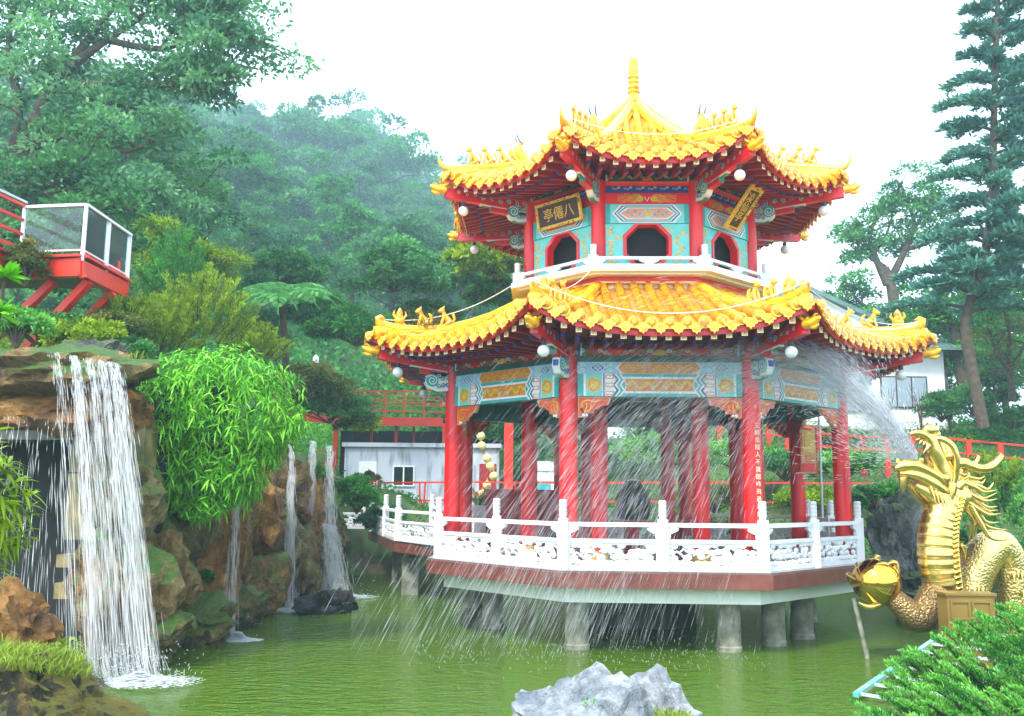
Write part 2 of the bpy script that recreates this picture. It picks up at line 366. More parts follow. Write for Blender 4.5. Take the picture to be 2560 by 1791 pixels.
def hip_rafter(R0, z0, R1, z1, ht=.26):
    """red corner beam along +X with painted cloud sides"""
    m = MB(); L = R1-R0; k = (z1-z0)/L; t = m.T
    sh = Matrix(((1,0,0,R0),(0,1,0,0),(k,0,1,z0),(0,0,0,1)))
    m.T = sh; m.mat('red').box(0,-.075,-ht,L,.075,0)
    m.mat('white').box(L*.1,-.05,-ht-.03,L*.62,.05,-ht); m.mat('green').box(L*.5,-.035,-ht-.034,L*.6,.035,-ht-.03)
    m.mat('red').box(L*.05,-.07,-ht-.13,L*.5,.07,-ht-.03)
    m.mat('green').box(L*.5,-.06,-ht-.12,L*.505,.06,-ht-.04)
    for s in (-1, 1):
        n = 9
        for i in range(n):
            cx_ = L*(.12+.84*i/n); r = .05 if i < 6 else .035; y = s*.079
            m.mat(['green','blue','teal'][i%3]).disc(cx_, -ht*(.5 if i%2 else .4), r*1.1, y-.001, y+.001, 8)
            m.mat('white').spiral(cx_, -ht*(.5 if i%2 else .4), r*1.15, 1.3, .013, s*.083, i, s)
    m.T = t; return m
def cloud_bracket(L=.5, z=0):
    m = MB(); m.mat('white').poly([(0,-.2),(L*.5,-.23),(L*.85,-.17),(L,-.05),(L*.95,.1),(L*.7,.17),(0,.17)], -.07, .07)
    m.mat('green').box(L*.15,-.045,-.236,L*.7,.045,-.18)
    m.mat('blue').box(L-.02,-.05,-.04,L+.004,.05,.07)
    for s in (-1,1):
        y = s*.074
        m.mat('teal').disc(L*.72, 0, .135, y-.003, y+.003, 14); m.mat('white').spiral(L*.72, 0, .115, 1.8, .022, s*.08, .5, s)
        for i, (a, b) in enumerate(((.1,.08),(.1,-.08),(.3,.05),(.28,-.1),(.47,-.12),(.45,.1))):
            m.mat('blue' if i%2 else 'green').disc(a*L, b, .055, y-.003, y+.003, 9); m.mat('white').spiral(a*L, b, .05, 1.3, .012, s*.08, i, s)
    return m
def globe_lamp():
    m = MB().mat('dwood').lathe([(.05,.02),(.05,-.05),(.03,-.07)], 10); return m
def roofset(D, Rs, Zs, rin, zin, hr, name, figs, tipcurl):
    rf = roof_face(D).build('roof_slope', pag, 50); ring(rf)
    so_ = soffit(D, rin, zin).build('eave_rafters', pag); ring(so_)
    m = ridge(D, Rs, Zs); m.mat('yel')
    if tipcurl == 'scroll':
        m.tube([(Rs[-1]-.05,0,Zs[-1]-.1),(Rs[-1]+.04,0,Zs[-1]-.03),(Rs[-1]+.06,0,Zs[-1]+.04),(Rs[-1],0,Zs[-1]+.07),(Rs[-1]-.05,0,Zs[-1]+.04),(Rs[-1]-.01,0,Zs[-1]+.04)], [.1,.09,.075,.06,.05,.04], 8)
        m.tube([(Rs[-1]+.02,0,Zs[-1]-.15),(Rs[-1]+.06,0,Zs[-1]-.38)], [.13,.1], 8)
    else:
        m.tube([(Rs[-1]-.1,0,Zs[-1]-.08),(Rs[-1]+.08,0,Zs[-1]-.02),(Rs[-1]+.17,0,Zs[-1]+.09),(Rs[-1]+.19,0,Zs[-1]+.22)], [.1,.06,.035,.008], 8)
        m.tube([(Rs[-1]-.08,0,Zs[-1]-.15),(Rs[-1]+.02,0,Zs[-1]-.38)], [.12,.1], 8)
    # round eave discs where the two faces meet at the corner
    for s in (-1,1):
        for q in (.12,.34): p = Vector((Rs[-1]-.12-q*.5, s*q*.55+s*.02, Zs[-1]-.33)); m.tube([p, p+Vector((.09,s*.03,0))], [.095,.095], 12)
    rd = m.build('hip_ridge', pag, 45)
    for v in rd.data.vertices: v.co = crn() @ v.co
    for i, (r, z, k) in enumerate(figs):
        g = figure(k); f = g.build('ridge_figure', rd, 60); f.matrix_basis = crn() @ Matrix.Translation((r,0,z)) @ Matrix.Scale(1.15,4)
    ring(rd)
    R0, z0, R1, z1 = hr
    hp = hip_rafter(*hr).build('corner_beam', pag)
    for v in hp.data.vertices: v.co = crn() @ v.co
    ff = fish_finial().build('gilt_end_cap', hp, 60); ff.matrix_basis = crn() @ Matrix.Translation((R1,0,z1-.13))
    gl = globe_lamp(); gl.mat('globe').ball((0,0,-.17), .11, 18, 12); g = gl.build('globe_lamp', hp, 40); g.matrix_basis = crn() @ Matrix.Translation((R1-.42,0,z1-.34))
    ring(hp)
LRR = [2.5,3,3.5,4,4.5,5,5.5,5.8,5.95]; LRZ = [7.12,6.89,6.62,6.42,6.27,6.2,6.19,6.22,6.27]
roofset(LR, LRR, LRZ, 4.0, 5.56, (4.2,5.5,5.98,5.72), 'lower', [(4.55,6.24,0),(5.05,6.19,1),(5.55,6.19,2)], 'scroll')
URR = [.1,.6,1,1.5,2,2.5,3,3.5,4,4.4,4.6]; URZ = [12.05,11.58,11.25,10.86,10.53,10.29,10.11,9.98,9.88,9.80,9.77]
roofset(UR, URR, URZ, 2.4, 9.42, (2.55,9.2,4.62,9.33), 'upper', [(3.3,10.0,1),(3.65,9.94,0),(4.0,9.88,1)], 'horn')
# upturned dragon-tail ornament halfway down each upper ridge
m = MB().mat('yel')
m.tube([(2.75,0,10.1),(2.85,0,10.25),(2.95,0,10.42),(2.9,0,10.55),(2.78,0,10.62)], [.13,.14,.1,.06,.02], 8)
m.tube([(2.95,0,10.15),(3.1,0,10.3),(3.16,0,10.42)], [.07,.05,.01], 6)
m.mat('blue').tube([(2.86,.05,10.5),(2.98,.07,10.66),(3.0,.07,10.78)], [.02,.015,.005], 5).tube([(2.86,-.05,10.5),(2.98,-.07,10.66),(3.0,-.07,10.78)], [.02,.015,.005], 5)
o = m.build('ridge_crest', pag, 60)
for v in o.data.vertices: v.co = crn() @ v.co
ring(o)
# top finial
m = MB().mat('yel').lathe([(.26,11.95),(.19,12.08),(.12,12.2),(.155,12.25),(.12,12.3),(.15,12.36),(.11,12.44),(.14,12.5),(.11,12.56),(.14,12.62),(.11,12.68),(.135,12.76),(.12,12.9),(.115,13.08),(.09,13.1)], 16)
m.build('roof_finial', pag, 40)
# yellow moulding at the head of the lower roof, red band and the white balcony
def octa(m, R0, R1, z0, z1):
    """octagonal ring between radii R0 < R1"""
    vs = []
    for k in range(8):
        a = R_(22.5+45*k); c_, s_ = math.cos(a), math.sin(a)
        vs += [(R0*c_,R0*s_,z0),(R1*c_,R1*s_,z0),(R1*c_,R1*s_,z1),(R0*c_,R0*s_,z1)]
    fs = [(4*k+a, 4*k+(a+1)%4, 4*((k+1)%8)+(a+1)%4, 4*((k+1)%8)+a) for k in range(8) for a in range(4)]
    return m.add(vs, fs)
def octp(m, R, z0, z1):
    a = [R_(22.5+45*k) for k in range(8)]
    return m.add([(R*math.cos(t),R*math.sin(t),z0) for t in a]+[(R*math.cos(t),R*math.sin(t),z1) for t in a],
        [tuple(range(7,-1,-1)), tuple(range(8,16))]+[(k,(k+1)%8,(k+1)%8+8,k+8) for k in range(8)])
m = MB().mat('yel'); octa(m, 2.3, 2.68, 6.86, 6.95); octa(m, 2.3, 2.62, 6.951, 7.02); octa(m, 2.3, 2.7, 7.021, 7.06)
m.build('roof_head_moulding', pag)
m = MB().mat('red'); octa(m, 2.25, 2.66, 7.062, 7.16); m.build('red_band', pag)
m = MB().mat('white'); octa(m, 2.3, 2.9, 7.162, 7.20); octa(m, 2.3, 3.08, 7.202, 7.31); octa(m, 2.35, 3.04, 7.312, 7.35); m.build('balcony_slab', pag)
bp = MB().mat('wstone')
bal = MB().mat('wstone')
R3 = 2.93; hs_ = R3*math.sin(R_(22.5)); ap = R3*math.cos(R_(22.5))
bal.box(-hs_+.07,-ap-.035,7.46,hs_-.07,-ap+.035,7.52)
for c_, w_ in ((0,.2),(-hs_+.12,.12),(hs_-.12,.12)):
    bal.poly([(c_-w_*.5,7.35),(c_+w_*.5,7.35),(c_+w_*.35,7.38),(c_+w_,7.43),(c_+w_,7.46),(c_-w_,7.46),(c_-w_,7.43),(c_-w_*.35,7.38)], -ap-.03, -ap+.03)
ring(bal.build('balcony_rail', pag))
def post_mesh(zb, z1, z2, w_=.08, rr=.065):
    m = mb('wstone'); m.box(-w_,-w_,zb,w_,w_,z1); h = z2-z1
    m.lathe([(w_*.75,z1),(w_*.75,z1+h*.05),(rr*.8,z1+h*.08),(rr,z1+h*.16),(rr,z1+h*.3),(rr*.9,z1+h*.33),(rr,z1+h*.36),(rr,z1+h*.52),(rr*.9,z1+h*.55),(rr,z1+h*.58),(rr,z1+h*.74),(rr*.9,z1+h*.77),(rr,z1+h*.8),(rr,z1+h*.93),(rr*.7,z1+h)], 12)
    return m
p = post_mesh(7.352, 7.56, 7.78)
pm = p.build('balcony_post', pag, 40)
for v in pm.data.vertices: v.co = Matrix.Rotation(CA,4,'Z') @ (v.co + Vector((R3,0,0)))
ring(pm)
# --- columns
def column(z0, z1, r, R, name='column', base=None):
    m = mb('red'); m.lathe([(r,z0+.0),(r,z1)], 24, (R,0,0)); 
    if base: m.mat('gold').lathe([(r+.012,z0),(r+.012,z0+.22)], 24, (R,0,0))
    m.mat('wstone').lathe([(r*1.35,z0-.0),(r*1.35,z0+.06),(r*1.15,z0+.1)], 20, (R,0,0)) if not base else None
    for i, v in enumerate(m.v): m.v[i] = tuple(crn() @ Vector(v))
    return m.build(name, pag, 40)
ZD = 1.437
ring(column(ZD, 5.5, .17, 4.34)); ring(column(ZD, 5.55, .17, 2.62, base=True)); ring(column(7.352, 9.2, .15, 2.62))
# --- lower painted beams
def dragonish(m, x, z, s, y, mat, sg=1):
    m.mat(mat).ribbon([(x+sg*s*(t/14*2-1), z+.32*s*math.sin(t*.9)*(1-t/22)) for t in range(15)], lambda t: .11*s*(1.2-t)+.02, y)
    for q in (-.6,-.2,.25,.6): m.ribbon([(x+sg*s*q, z), (x+sg*s*(q+.1), z+.3*s), (x+sg*s*(q+.22), z+.22*s)], .035*s+.006, y-.0007)
    m.disc(x-sg*s*1.02, z+.05*s, .13*s, y-.002, y, 8)
def lower_beam():
    m = MB(); r = 4.01; y = -r-.1; X = 1.5
    m.mat('teal').box(-X,y,4.535,X,-r+.1,4.949)
    m.mat('lilac').box(-X,y+.015,4.951,X,-r+.09,5.172)
    m.mat('dgreen').box(-X,y+.03,5.174,X,-r+.08,5.3)
    m.mat('red').tube([(-X,-r-.02,5.4),(X,-r-.02,5.4)], [.125,.125], 16)
    f = y; z0, z1 = 4.535, 4.949; zc = (z0+z1)/2
    def pl(mat, pts, k): m.mat(mat).poly(pts, f-.003*k, f-.003*(k-1))
    def rc(mat, x0, x1, a, b, k): pl(mat, [(x0,a),(x1,a),(x1,b),(x0,b)], k)
    for s in (-1,1):
        q = lambda a, b: (min(s*a,s*b), max(s*a,s*b))
        for mat, a, b in (('white',1.39,1.35),('ltel',1.35,1.05),('white',1.05,1.03),('blue',1.03,1.005),('white',1.005,.79)):
            x0_, x1_ = q(a, b); rc(mat, x0_, x1_, z0+.002, z1-.002, 1)
        m.mat('gold').disc(s*1.2, zc, .145, f-.006, f-.003, 20); m.mat('ornge').disc(s*1.2, zc, .115, f-.009, f-.006, 16); m.mat('gold').disc(s*1.2, zc, .085, f-.012, f-.009, 10)
        for i in range(10): t = 2*PI*i/10; m.mat('gold').spiral(s*1.2+.1*math.cos(t), zc+.1*math.sin(t), .03, 1, .01, f-.013, t)
        for a in (-.15, 0, .15):
            x0_, x1_ = q(.99,.83); pl('peach', [(x0_,zc+a-.04),(x1_,zc+a-.04),(x1_,zc+a+.04),(x0_,zc+a+.04)], 2); x0_, x1_ = q(.97,.86); rc('white', x0_, x1_, zc+a-.018, zc+a+.018, 3)
        for mat, off, wd in (('blue',.80,.035),('white',.755,.03),('teal',.72,.04),('white',.675,.035)):
            m.mat(mat).ribbon([(s*off,z0),(s*(off+.06),zc-.07),(s*(off+.06),zc-.07),(s*off,zc),(s*(off+.06),zc+.07),(s*off,z1)] if False else [(s*(off+.05),z0),(s*(off-.03),zc-.1),(s*(off+.04),zc),(s*(off-.03),zc+.1),(s*(off+.05),z1)], wd, f-.0045-(.8-off)*.008)
    pl('white', [(-.66,z0+.055),(-.62,zc),(-.66,z1-.055),(.66,z1-.055),(.62,zc),(.66,z0+.055)], 2)
    pl('ornge', [(-.63,z0+.095),(-.6,zc),(-.63,z1-.095),(.63,z1-.095),(.6,zc),(.63,z0+.095)], 3)
    for s in (-1,1): dragonish(m, s*.3, zc, .26, f-.0105, 'gold', -s)
    m.mat('lilac').disc(-.12, zc-.06, .03, f-.012, f-.009, 8).disc(.12, zc-.06, .03, f-.012, f-.009, 8)
    g = y+.015; z0, z1 = 4.951, 5.172; zc = (z0+z1)/2
    m.mat('white').poly([(-.8,zc),(-.7,z0+.003),(.7,z0+.003),(.8,zc),(.7,z1-.003),(-.7,z1-.003)], g-.003, g)
    m.mat('ornge').poly([(-.755,zc),(-.67,z0+.006),(.67,z0+.006),(.755,zc),(.67,z1-.006),(-.67,z1-.006)], g-.006, g-.003)
    for i in range(15): m.mat('gold').spiral(-.66+i*.094, zc+(.035 if i%2 else -.035), .055, 1.4, .012, g-.008, i*1.3, 1 if i%2 else -1)
    for s in (-1,1):
        m.mat('dgreen').poly([(s*1.13-.13,zc),(s*1.13,z0+.01),(s*1.13+.13,zc),(s*1.13,z1-.01)], g-.003, g)
        m.mat('white').ribbon([(s*1.13-.13,zc),(s*1.13,z0+.01),(s*1.13+.13,zc),(s*1.13,z1-.01),(s*1.13-.13,zc)], .012, g-.005)
        for t in (0,PI/2,PI,3*PI/2): m.mat('lilac').disc(s*1.13+.045*math.cos(t), zc+.045*math.sin(t), .035, g-.006, g-.003, 8)
        for a, b in ((1.4,.05),(1.4,-.05),(.9,.05),(.9,-.05)): scroll(m, s*a, zc+b, .045, g-.002, 'white', s, .01)
        for a in (1.38,.92): m.mat('ltel').disc(s*a, zc, .05, g-.0015, g, 8)
    # painted foliage hanging over the round red purlin
    for cx_ in (-1.25,-.35,.0,.35,1.25):
        for i in range(3):
            for s in (-1,1): scroll(m, cx_+s*(.06+.1*i), 5.33+.035*(i%2), .045, -r-.158, ['green','white','ltel'][i], s, .014)
    m.mat('gold').poly([(-.14,5.29),(.14,5.29),(.07,5.37),(0,5.42),(-.07,5.37)], -r-.166, -r-.16)
    for s in (-1,1):
        m.mat('dgreen').poly([(s*X,5.28),(s*(X-.22),5.3),(s*(X-.1),5.5),(s*X,5.5)], -r-.155, -r-.15); m.mat('blue').box(min(s*X,s*(X-.05)),-r-.165,5.28,max(s*X,s*(X-.05)),-r-.1,5.52)
        m.mat('white').box(min(s*(X-.05),s*(X-.075)),-r-.16,5.28,max(s*(X-.05),s*(X-.075)),-r-.1,5.52)
    return m
ring(lower_beam().build('painted_beam', pag))
def gusset():
    m = MB(); y = -4.01
    sh = [(0,0),(.62,0),(.56,-.15),(.42,-.16),(.36,-.22),(.3,-.23),(.28,-.3),(.2,-.3),(.12,-.38),(0,-.38)]
    m.mat('peach').poly([(x,z) for x,z in sh], y-.04, y+.04)
    m.mat('flame').poly([(.02+x*.9,-.02+z*.9) for x,z in sh], y-.045, y+.045)
    for s in (-1,1):
        yy = y+s*.048
        m.mat('yel').ribbon([(.1,-.3),(.05,-.2),(.08,-.1),(.18,-.06),(.3,-.09),(.42,-.06),(.5,-.07)], lambda t:.035*(1-t*.6), yy)
        m.ribbon([(.1,-.3),(.16,-.2),(.15,-.12)], .02, yy); m.ribbon([(.1,-.3),(.22,-.24),(.25,-.14)], .018, yy); m.ribbon([(.1,-.3),(.06,-.22),(.1,-.15)], .03, yy)
        m.mat('white').disc(.1,-.335,.03,yy-.002,yy+.002,8).disc(.16,-.335,.025,yy-.002,yy+.002,8)
    return m
for s in (-1,1):
    g = gusset(); g.v = [(( -1.49+x) if s<0 else (1.49-x), y_, 4.53+z) for x, y_, z in g.v]
    if s > 0: g.f = [tuple(reversed(f)) for f in g.f]
    ring(g.build('phoenix_gusset', pag))
for (R0_, z_) in ((4.44,5.07),(2.7,8.93)):
    o = cloud_bracket(.55 if R0_ > 4 else .5).build('cloud_bracket', pag)
    for v in o.data.vertices: v.co = crn() @ (v.co + Vector((R0_,0,z_)))
    ring(o)
# ceiling and inner ring beams
m = MB().mat('dwood'); octp(m, 4.0, 5.5, 5.56); m.build('ceiling', pag)
m = MB(); ap2 = 2.42; m.mat('dgreen').box(-.85,-ap2-.08,4.6,.85,-ap2+.08,4.95); m.mat('ornge').box(-.6,-ap2-.085,4.68,.6,-ap2-.08,4.87); m.mat('dwood').box(-.9,-ap2-.05,4.95,.9,-ap2+.05,5.5)
for s in (-1,1): m.mat('dwood').poly([(s*.85,4.6),(s*.4,4.6),(s*.6,4.45),(s*.85,4.25)], -ap2-.03, -ap2+.03)
ring(m.build('inner_beam', pag))
# --- upper storey walls
def upper_wall():
    m = MB(); y = -2.42; X = .86; z0, z1, zc, ro = 7.35, 8.286, 7.83, .5
    a = ro*T8
    oc = [(-a,zc-ro),(a,zc-ro),(ro,zc-a),(ro,zc+a),(a,zc+ro),(-a,zc+ro),(-ro,zc+a),(-ro,zc-a)]
    oc = [(x, max(z, z0)) for x, z in oc]
    m.mat('ltel')
    for pts in ([(-X,z0),(-a,z0),(-ro,zc-a),(-ro,zc+a),(-X,z1)],[(a,z0),(X,z0),(X,z1),(ro,zc+a),(ro,zc-a)],[(-ro,zc+a),(-a,min(z1,zc+ro)),(-a,z1),(-X,z1)],[(X,z1),(a,z1),(a,min(z1,zc+ro)),(ro,zc+a)]):
        m.poly(pts, y-.03, y+.03)
    n = 8; vs = []
    for i in range(8):
        t = R_(22.5+45*i); 
        for rr, yy in ((ro*1.082,y-.05),(ro*.93,y-.05),(ro*.88,y+.12),(ro*1.082,y+.12)): vs.append((rr*math.cos(t), yy, zc+rr*math.sin(t)))
    m.mat('red').add(vs, [(4*i+b,4*i+(b+1)%4,4*((i+1)%8)+(b+1)%4,4*((i+1)%8)+b) for i in range(8) for b in range(4)])
    q = random.Random(5); m.mat('gold')
    for s in (-1,1):
        for i in range(9):
            x_, z_ = s*q.uniform(.58,.78), 7.45+i*.09
            if i > 6: x_ = s*q.uniform(.35,.78)
            m.ribbon([(x_+s*.05*math.sin(t*1.3+i)*1.2-.05+.02*t, z_+.05*math.cos(t*1.7+i)) for t in range(6)], .016, y-.034)
            m.ribbon([(x_-.04,z_-.03),(x_,z_+.03),(x_+.05,z_)], .03, y-.036)
    f = y-.06
    m.mat('teal').box(-X,f,8.288,X,y+.05,8.697)
    def pl(mat, pts, k): m.mat(mat).poly(pts, f-.003*k, f-.003*(k-1))
    za, zb = 8.288, 8.697; zm = (za+zb)/2
    pl('ltel', [(-X+.1,za+.003),(X-.1,za+.003),(X-.1,zb-.003),(-X+.1,zb-.003)], 1)
    for k, (mat, w_, h_) in enumerate((('white',.72,.19),('blue',.68,.17),('white',.65,.155),('teal',.62,.145),('white',.58,.125),('peach',.55,.105))):
        pl(mat, [(-w_,zm),(-w_+.1,zm+h_*.6),(-w_+.16,zm+h_),(w_-.16,zm+h_),(w_-.1,zm+h_*.6),(w_,zm),(w_-.1,zm-h_*.6),(w_-.16,zm-h_),(-w_+.16,zm-h_),(-w_+.1,zm-h_*.6)], k+2)
    m.mat('lilac').disc(0,zm,.11,f-.024,f-.021,12); m.mat('gold').disc(0,zm,.08,f-.027,f-.024,10)
    for s in (-1,1):
        for i in range(4): m.mat('lilac').disc(s*(.16+.08*i), zm+(.03 if i%2 else -.03), .035, f-.024, f-.021, 8); m.mat('blue').spiral(s*(.16+.08*i), zm+(.03 if i%2 else -.03), .03, 1.2, .008, f-.0255, i)
    f2 = y-.05
    m.mat('red').box(-X,f2,8.699,X,y+.05,8.938)
    for s in (-1,1):
        m.mat('gold').disc(s*.14,8.815,.07,f2-.004,f2,10)
        for i in range(6): m.ribbon([(s*(.12+.07*t), 8.75+.028*i+.012*math.sin(t*2+i)) for t in range(8)], lambda t:.02*(1-t*.7), f2-.005-.0002*i)
    m.mat('white').ribbon([(-.05,8.85),(0,8.76),(.05,8.85)], .02, f2-.007)
    m.mat('blue').box(-X,y-.02,8.94,X,y+.05,9.1)
    m.mat('red').tube([(-X,y-.02,9.22),(X,y-.02,9.22)], [.12,.12], 14); m.mat('dgreen').box(-X,y-.145,9.16,X,y-.1,9.3)
    g = y-.148
    m.mat('white').box(-X,g-.002,9.16,-X+.04,g+.02,9.3).box(X-.04,g-.002,9.16,X,g+.02,9.3)
    for i in range(13):
        x_ = -.75+i*.125; scroll(m, x_, 9.23+.02*(i%2), .035, g-.004, ['white','green','peach'][i%3], 1 if i%2 else -1, .012)
        scroll(m, x_+.05, 9.04+.02*(i%2), .03, y-.024, ['lilac','white'][i%2], -1 if i%2 else 1, .01)
    m.mat('ornge').poly([(-.12,9.17),(.12,9.17),(.07,9.25),(0,9.29),(-.07,9.25)], g-.008, g-.004)
    return m
ring(upper_wall().build('painted_wall', pag))
m = MB().mat('black'); octp(m, 2.3, 7.36, 9.2); m.build('black_shade_core', pag)  # solid black core put in for the unlit upper room
# --- deck, beam, piles
m = MB().mat('slab'); octp(m, 4.86, 1.14, 1.4); m.mat('deck'); octp(m, 4.83, 1.402, 1.436); m.build('deck_slab', pag)
m = MB().mat('beamw'); octa(m, 4.25, 4.48, .86, 1.138); m.build('deck_edge_beam', pag)
m = MB().mat('dconc'); octp(m, 4.2, .95, 1.137); m.build('deck_underside', pag)
m = MB().mat('dconc').lathe([(1.25,-.6),(1.25,.949)], 28); m.build('core_drum', pag, 40)
pl_ = []
for X_, Y_ in ((1.22,17.15),(3.95,17.05),(-.35,19.6),(4.95,17.75),(5.75,18.6),(6.6,21),(5.6,24),(2,25),(-.9,23)):
    m = MB().mat('conc').lathe([(.235,-.6),(.235,.08),(.215,.1),(.215,.949)], 18)
    o = m.build('pile', pag, 40); loc = Matrix.Rotation(-PROT,3,'Z') @ Vector((X_-CX, Y_-CY, 0)); o.location = loc
# column inscription
def text_mesh(name, s, size, mat, parent, M_, extr=.004, align='CENTER', vert=False):
    cu = bpy.data.curves.new(name, 'FONT'); cu.body = '\n'.join(s) if vert else s; cu.size = size; cu.extrude = extr; cu.align_x = align; cu.resolution_u = 2
    if vert: cu.space_line = 1.22 if len(s) > 5 else .93
    t = bpy.data.objects.new(name, cu); C.objects.link(t); dg = bpy.context.evaluated_depsgraph_get()
    me = bpy.data.meshes.new_from_object(t.evaluated_get(dg)); bpy.data.objects.remove(t)
    me.materials.clear(); me.materials.append(M[mat]); o = bpy.data.objects.new(name, me); C.objects.link(o); o.parent = parent
    for v in me.vertices: v.co = M_ @ v.co
    return o
for R_k, s_ in ((CA, '三醉岳陽人不識朗吟飛過洞庭湖'),):
    ctr = Matrix.Rotation(R_k,3,'Z') @ Vector((4.34,0,0)); n = R_(-65)+0
    d = Vector((math.cos(R_(-66)), math.sin(R_(-66)), 0))
    Mx = Matrix.Translation((ctr.x+d.x*.168, ctr.y+d.y*.168, 3.98)) @ Matrix.Rotation(R_(-66)+PI/2,4,'Z') @ Matrix.Rotation(PI/2,4,'X') @ Matrix.Translation((.0,0,.004))
    text_mesh('inscription', s_, .108, 'cream', pag, Mx, vert=True)
# ================================================================= balustrades
def rail_section(m, x0, x1, zd=ZD, seed=0, far=False):
    """one bay of carved railing along X between two posts"""
    L = x1-x0; q = random.Random(seed)
    m.mat('wstone').box(x0,-.045,zd+.001,x1,.045,zd+.085).box(x0,-.04,zd+.475,x1,.04,zd+.54).box(x0,-.042,zd+.755,x1,.042,zd+.83)
    for s, e in ((1,x0),(-1,x1)):
        m.poly([(e,zd+.541),(e+s*.05,zd+.541),(e+s*.07,zd+.59),(e+s*.06,zd+.63),(e+s*.13,zd+.66),(e+s*.2,zd+.7),(e+s*.21,zd+.735),(e+s*.17,zd+.754),(e,zd+.754)], -.03, .03)
    m.box(x0,-.03,zd+.086,x0+.05,.03,zd+.474).box(x1-.05,-.03,zd+.086,x1,.03,zd+.474)
    n = int(L/.13)
    for i in range(n+1):
        for j in range(4):
            if q.random() < .26 and j: continue
            x = x0+.06+(L-.12)*(i+(.5 if j%2 else 0))/(n+.5); z = zd+.13+j*.1+q.uniform(-.015,.015)
            m.ball((x, 0, z), q.uniform(.066,.084), 8, 5, (1.05,.33,.72))
    for i in range(n):
        x = x0+.1+(L-.2)*i/n; z = zd+.28+q.uniform(-.08,.08)
        m.tube([(x,0,z),(x+.07,0,z+.06),(x+.15,0,z+.01),(x+.2,0,z-.05)], [.02,.028,.028,.02], 5, flat=.8)
    m.box(x0,-.02,zd+.44,x1,.02,zd+.476)
def bal_run(root, segs, posts, zd=ZD):
    """segs: (p, q) bays in plan; posts: plan points"""
    for i, (a, b) in enumerate(segs):
        a, b = Vector((*a,0)), Vector((*b,0)); d = b-a; L = d.length; ang = math.atan2(d.y, d.x)
        m = MB(); rail_section(m, .07, L-.07, zd, i); o = m.build('carved_rail', root); o.location = a; o.rotation_euler = (0,0,ang)
    first = None
    for x, y in posts:
        if first is None: first = post_mesh(zd, zd+.89, zd+1.225, .085, .072).build('post', root, 40); o = first
        else: o = first.copy(); C.objects.link(o)
        o.location = (x, y, 0)
A_ = lambda R, k: (R*math.cos(R_(22.5+45*k)), R*math.sin(R_(22.5+45*k)))
bl = empty('stone_balustrade', (CX,CY,0), PROT, 'white carved stone balustrade round the edge of the pavilion deck', 'balustrade')
segs = []; posts = []
for k in range(8):                       # side k runs from corner k to k+1; the back left side opens onto the bridge
    p, q = A_(4.61,k), A_(4.61,(k+1)%8); mid = ((p[0]+q[0])/2, (p[1]+q[1])/2); posts.append(p)
    if k == 2: continue
    segs += [(p,mid),(mid,q)]; posts.append(mid)
bal_run(bl, segs, posts)
# bridge from the back left of the deck to the shore
br = empty('footbridge', (0,0,0), 0, 'low footbridge with white carved railings joining the pavilion deck to the left bank', 'bridge')
m = MB().mat('slab'); P = [(-1.5,22.9),(-3.15,25.3),(-4.8,31.5),(-2.6,31.5),(-1.3,26.8),(-.1,25.2)]
m.add([(x,y,1.15) for x,y in P]+[(x,y,1.40) for x,y in P], [tuple(range(5,-1,-1)),tuple(range(6,12))]+[(i,(i+1)%6,(i+1)%6+6,i+6) for i in range(6)])
m.mat('deck').add([(x,y,1.43) for x,y in P], [tuple(range(6))]); m.build('bridge_deck', br)
m = MB().mat('conc'); 
for x,y in ((-2.7,25.6),(-3.4,29)): MB().mat('conc').box(x-.22,y-.22,-.6,x+.22,y+.22,1.149).build('bridge_pier', br)
b2 = empty('stone_balustrade', (0,0,0), 0, 'white carved stone balustrade along the left edge of the footbridge', 'balustrade')
bal_run(b2, [((-1.75,23.1),(-3.05,25.35)),((-3.05,25.35),(-3.75,28)),((-3.75,28),(-4.6,31))], [(-3.05,25.35),(-3.75,28),(-4.6,31)])
b3 = empty('stone_balustrade', (0,0,0), 0, 'white carved stone balustrade along the right edge of the footbridge', 'balustrade')
bal_run(b3, [((-.2,25.3),(-1.35,26.8)),((-1.35,26.8),(-2,29)),((-2,29),(-2.65,31.4))], [(-.2,25.3),(-1.35,26.8),(-2,29),(-2.65,31.4)])
# low white balustrade far along the left shore path
b4 = empty('stone_balustrade', (0,0,0), 0, 'short far white balustrade on the shore path below the grey hut', 'balustrade')
bal_run(b4, [((-7.2,31.6),(-4.8,31.2))], [(-7.2,31.6),(-6,31.4)], 1.5)
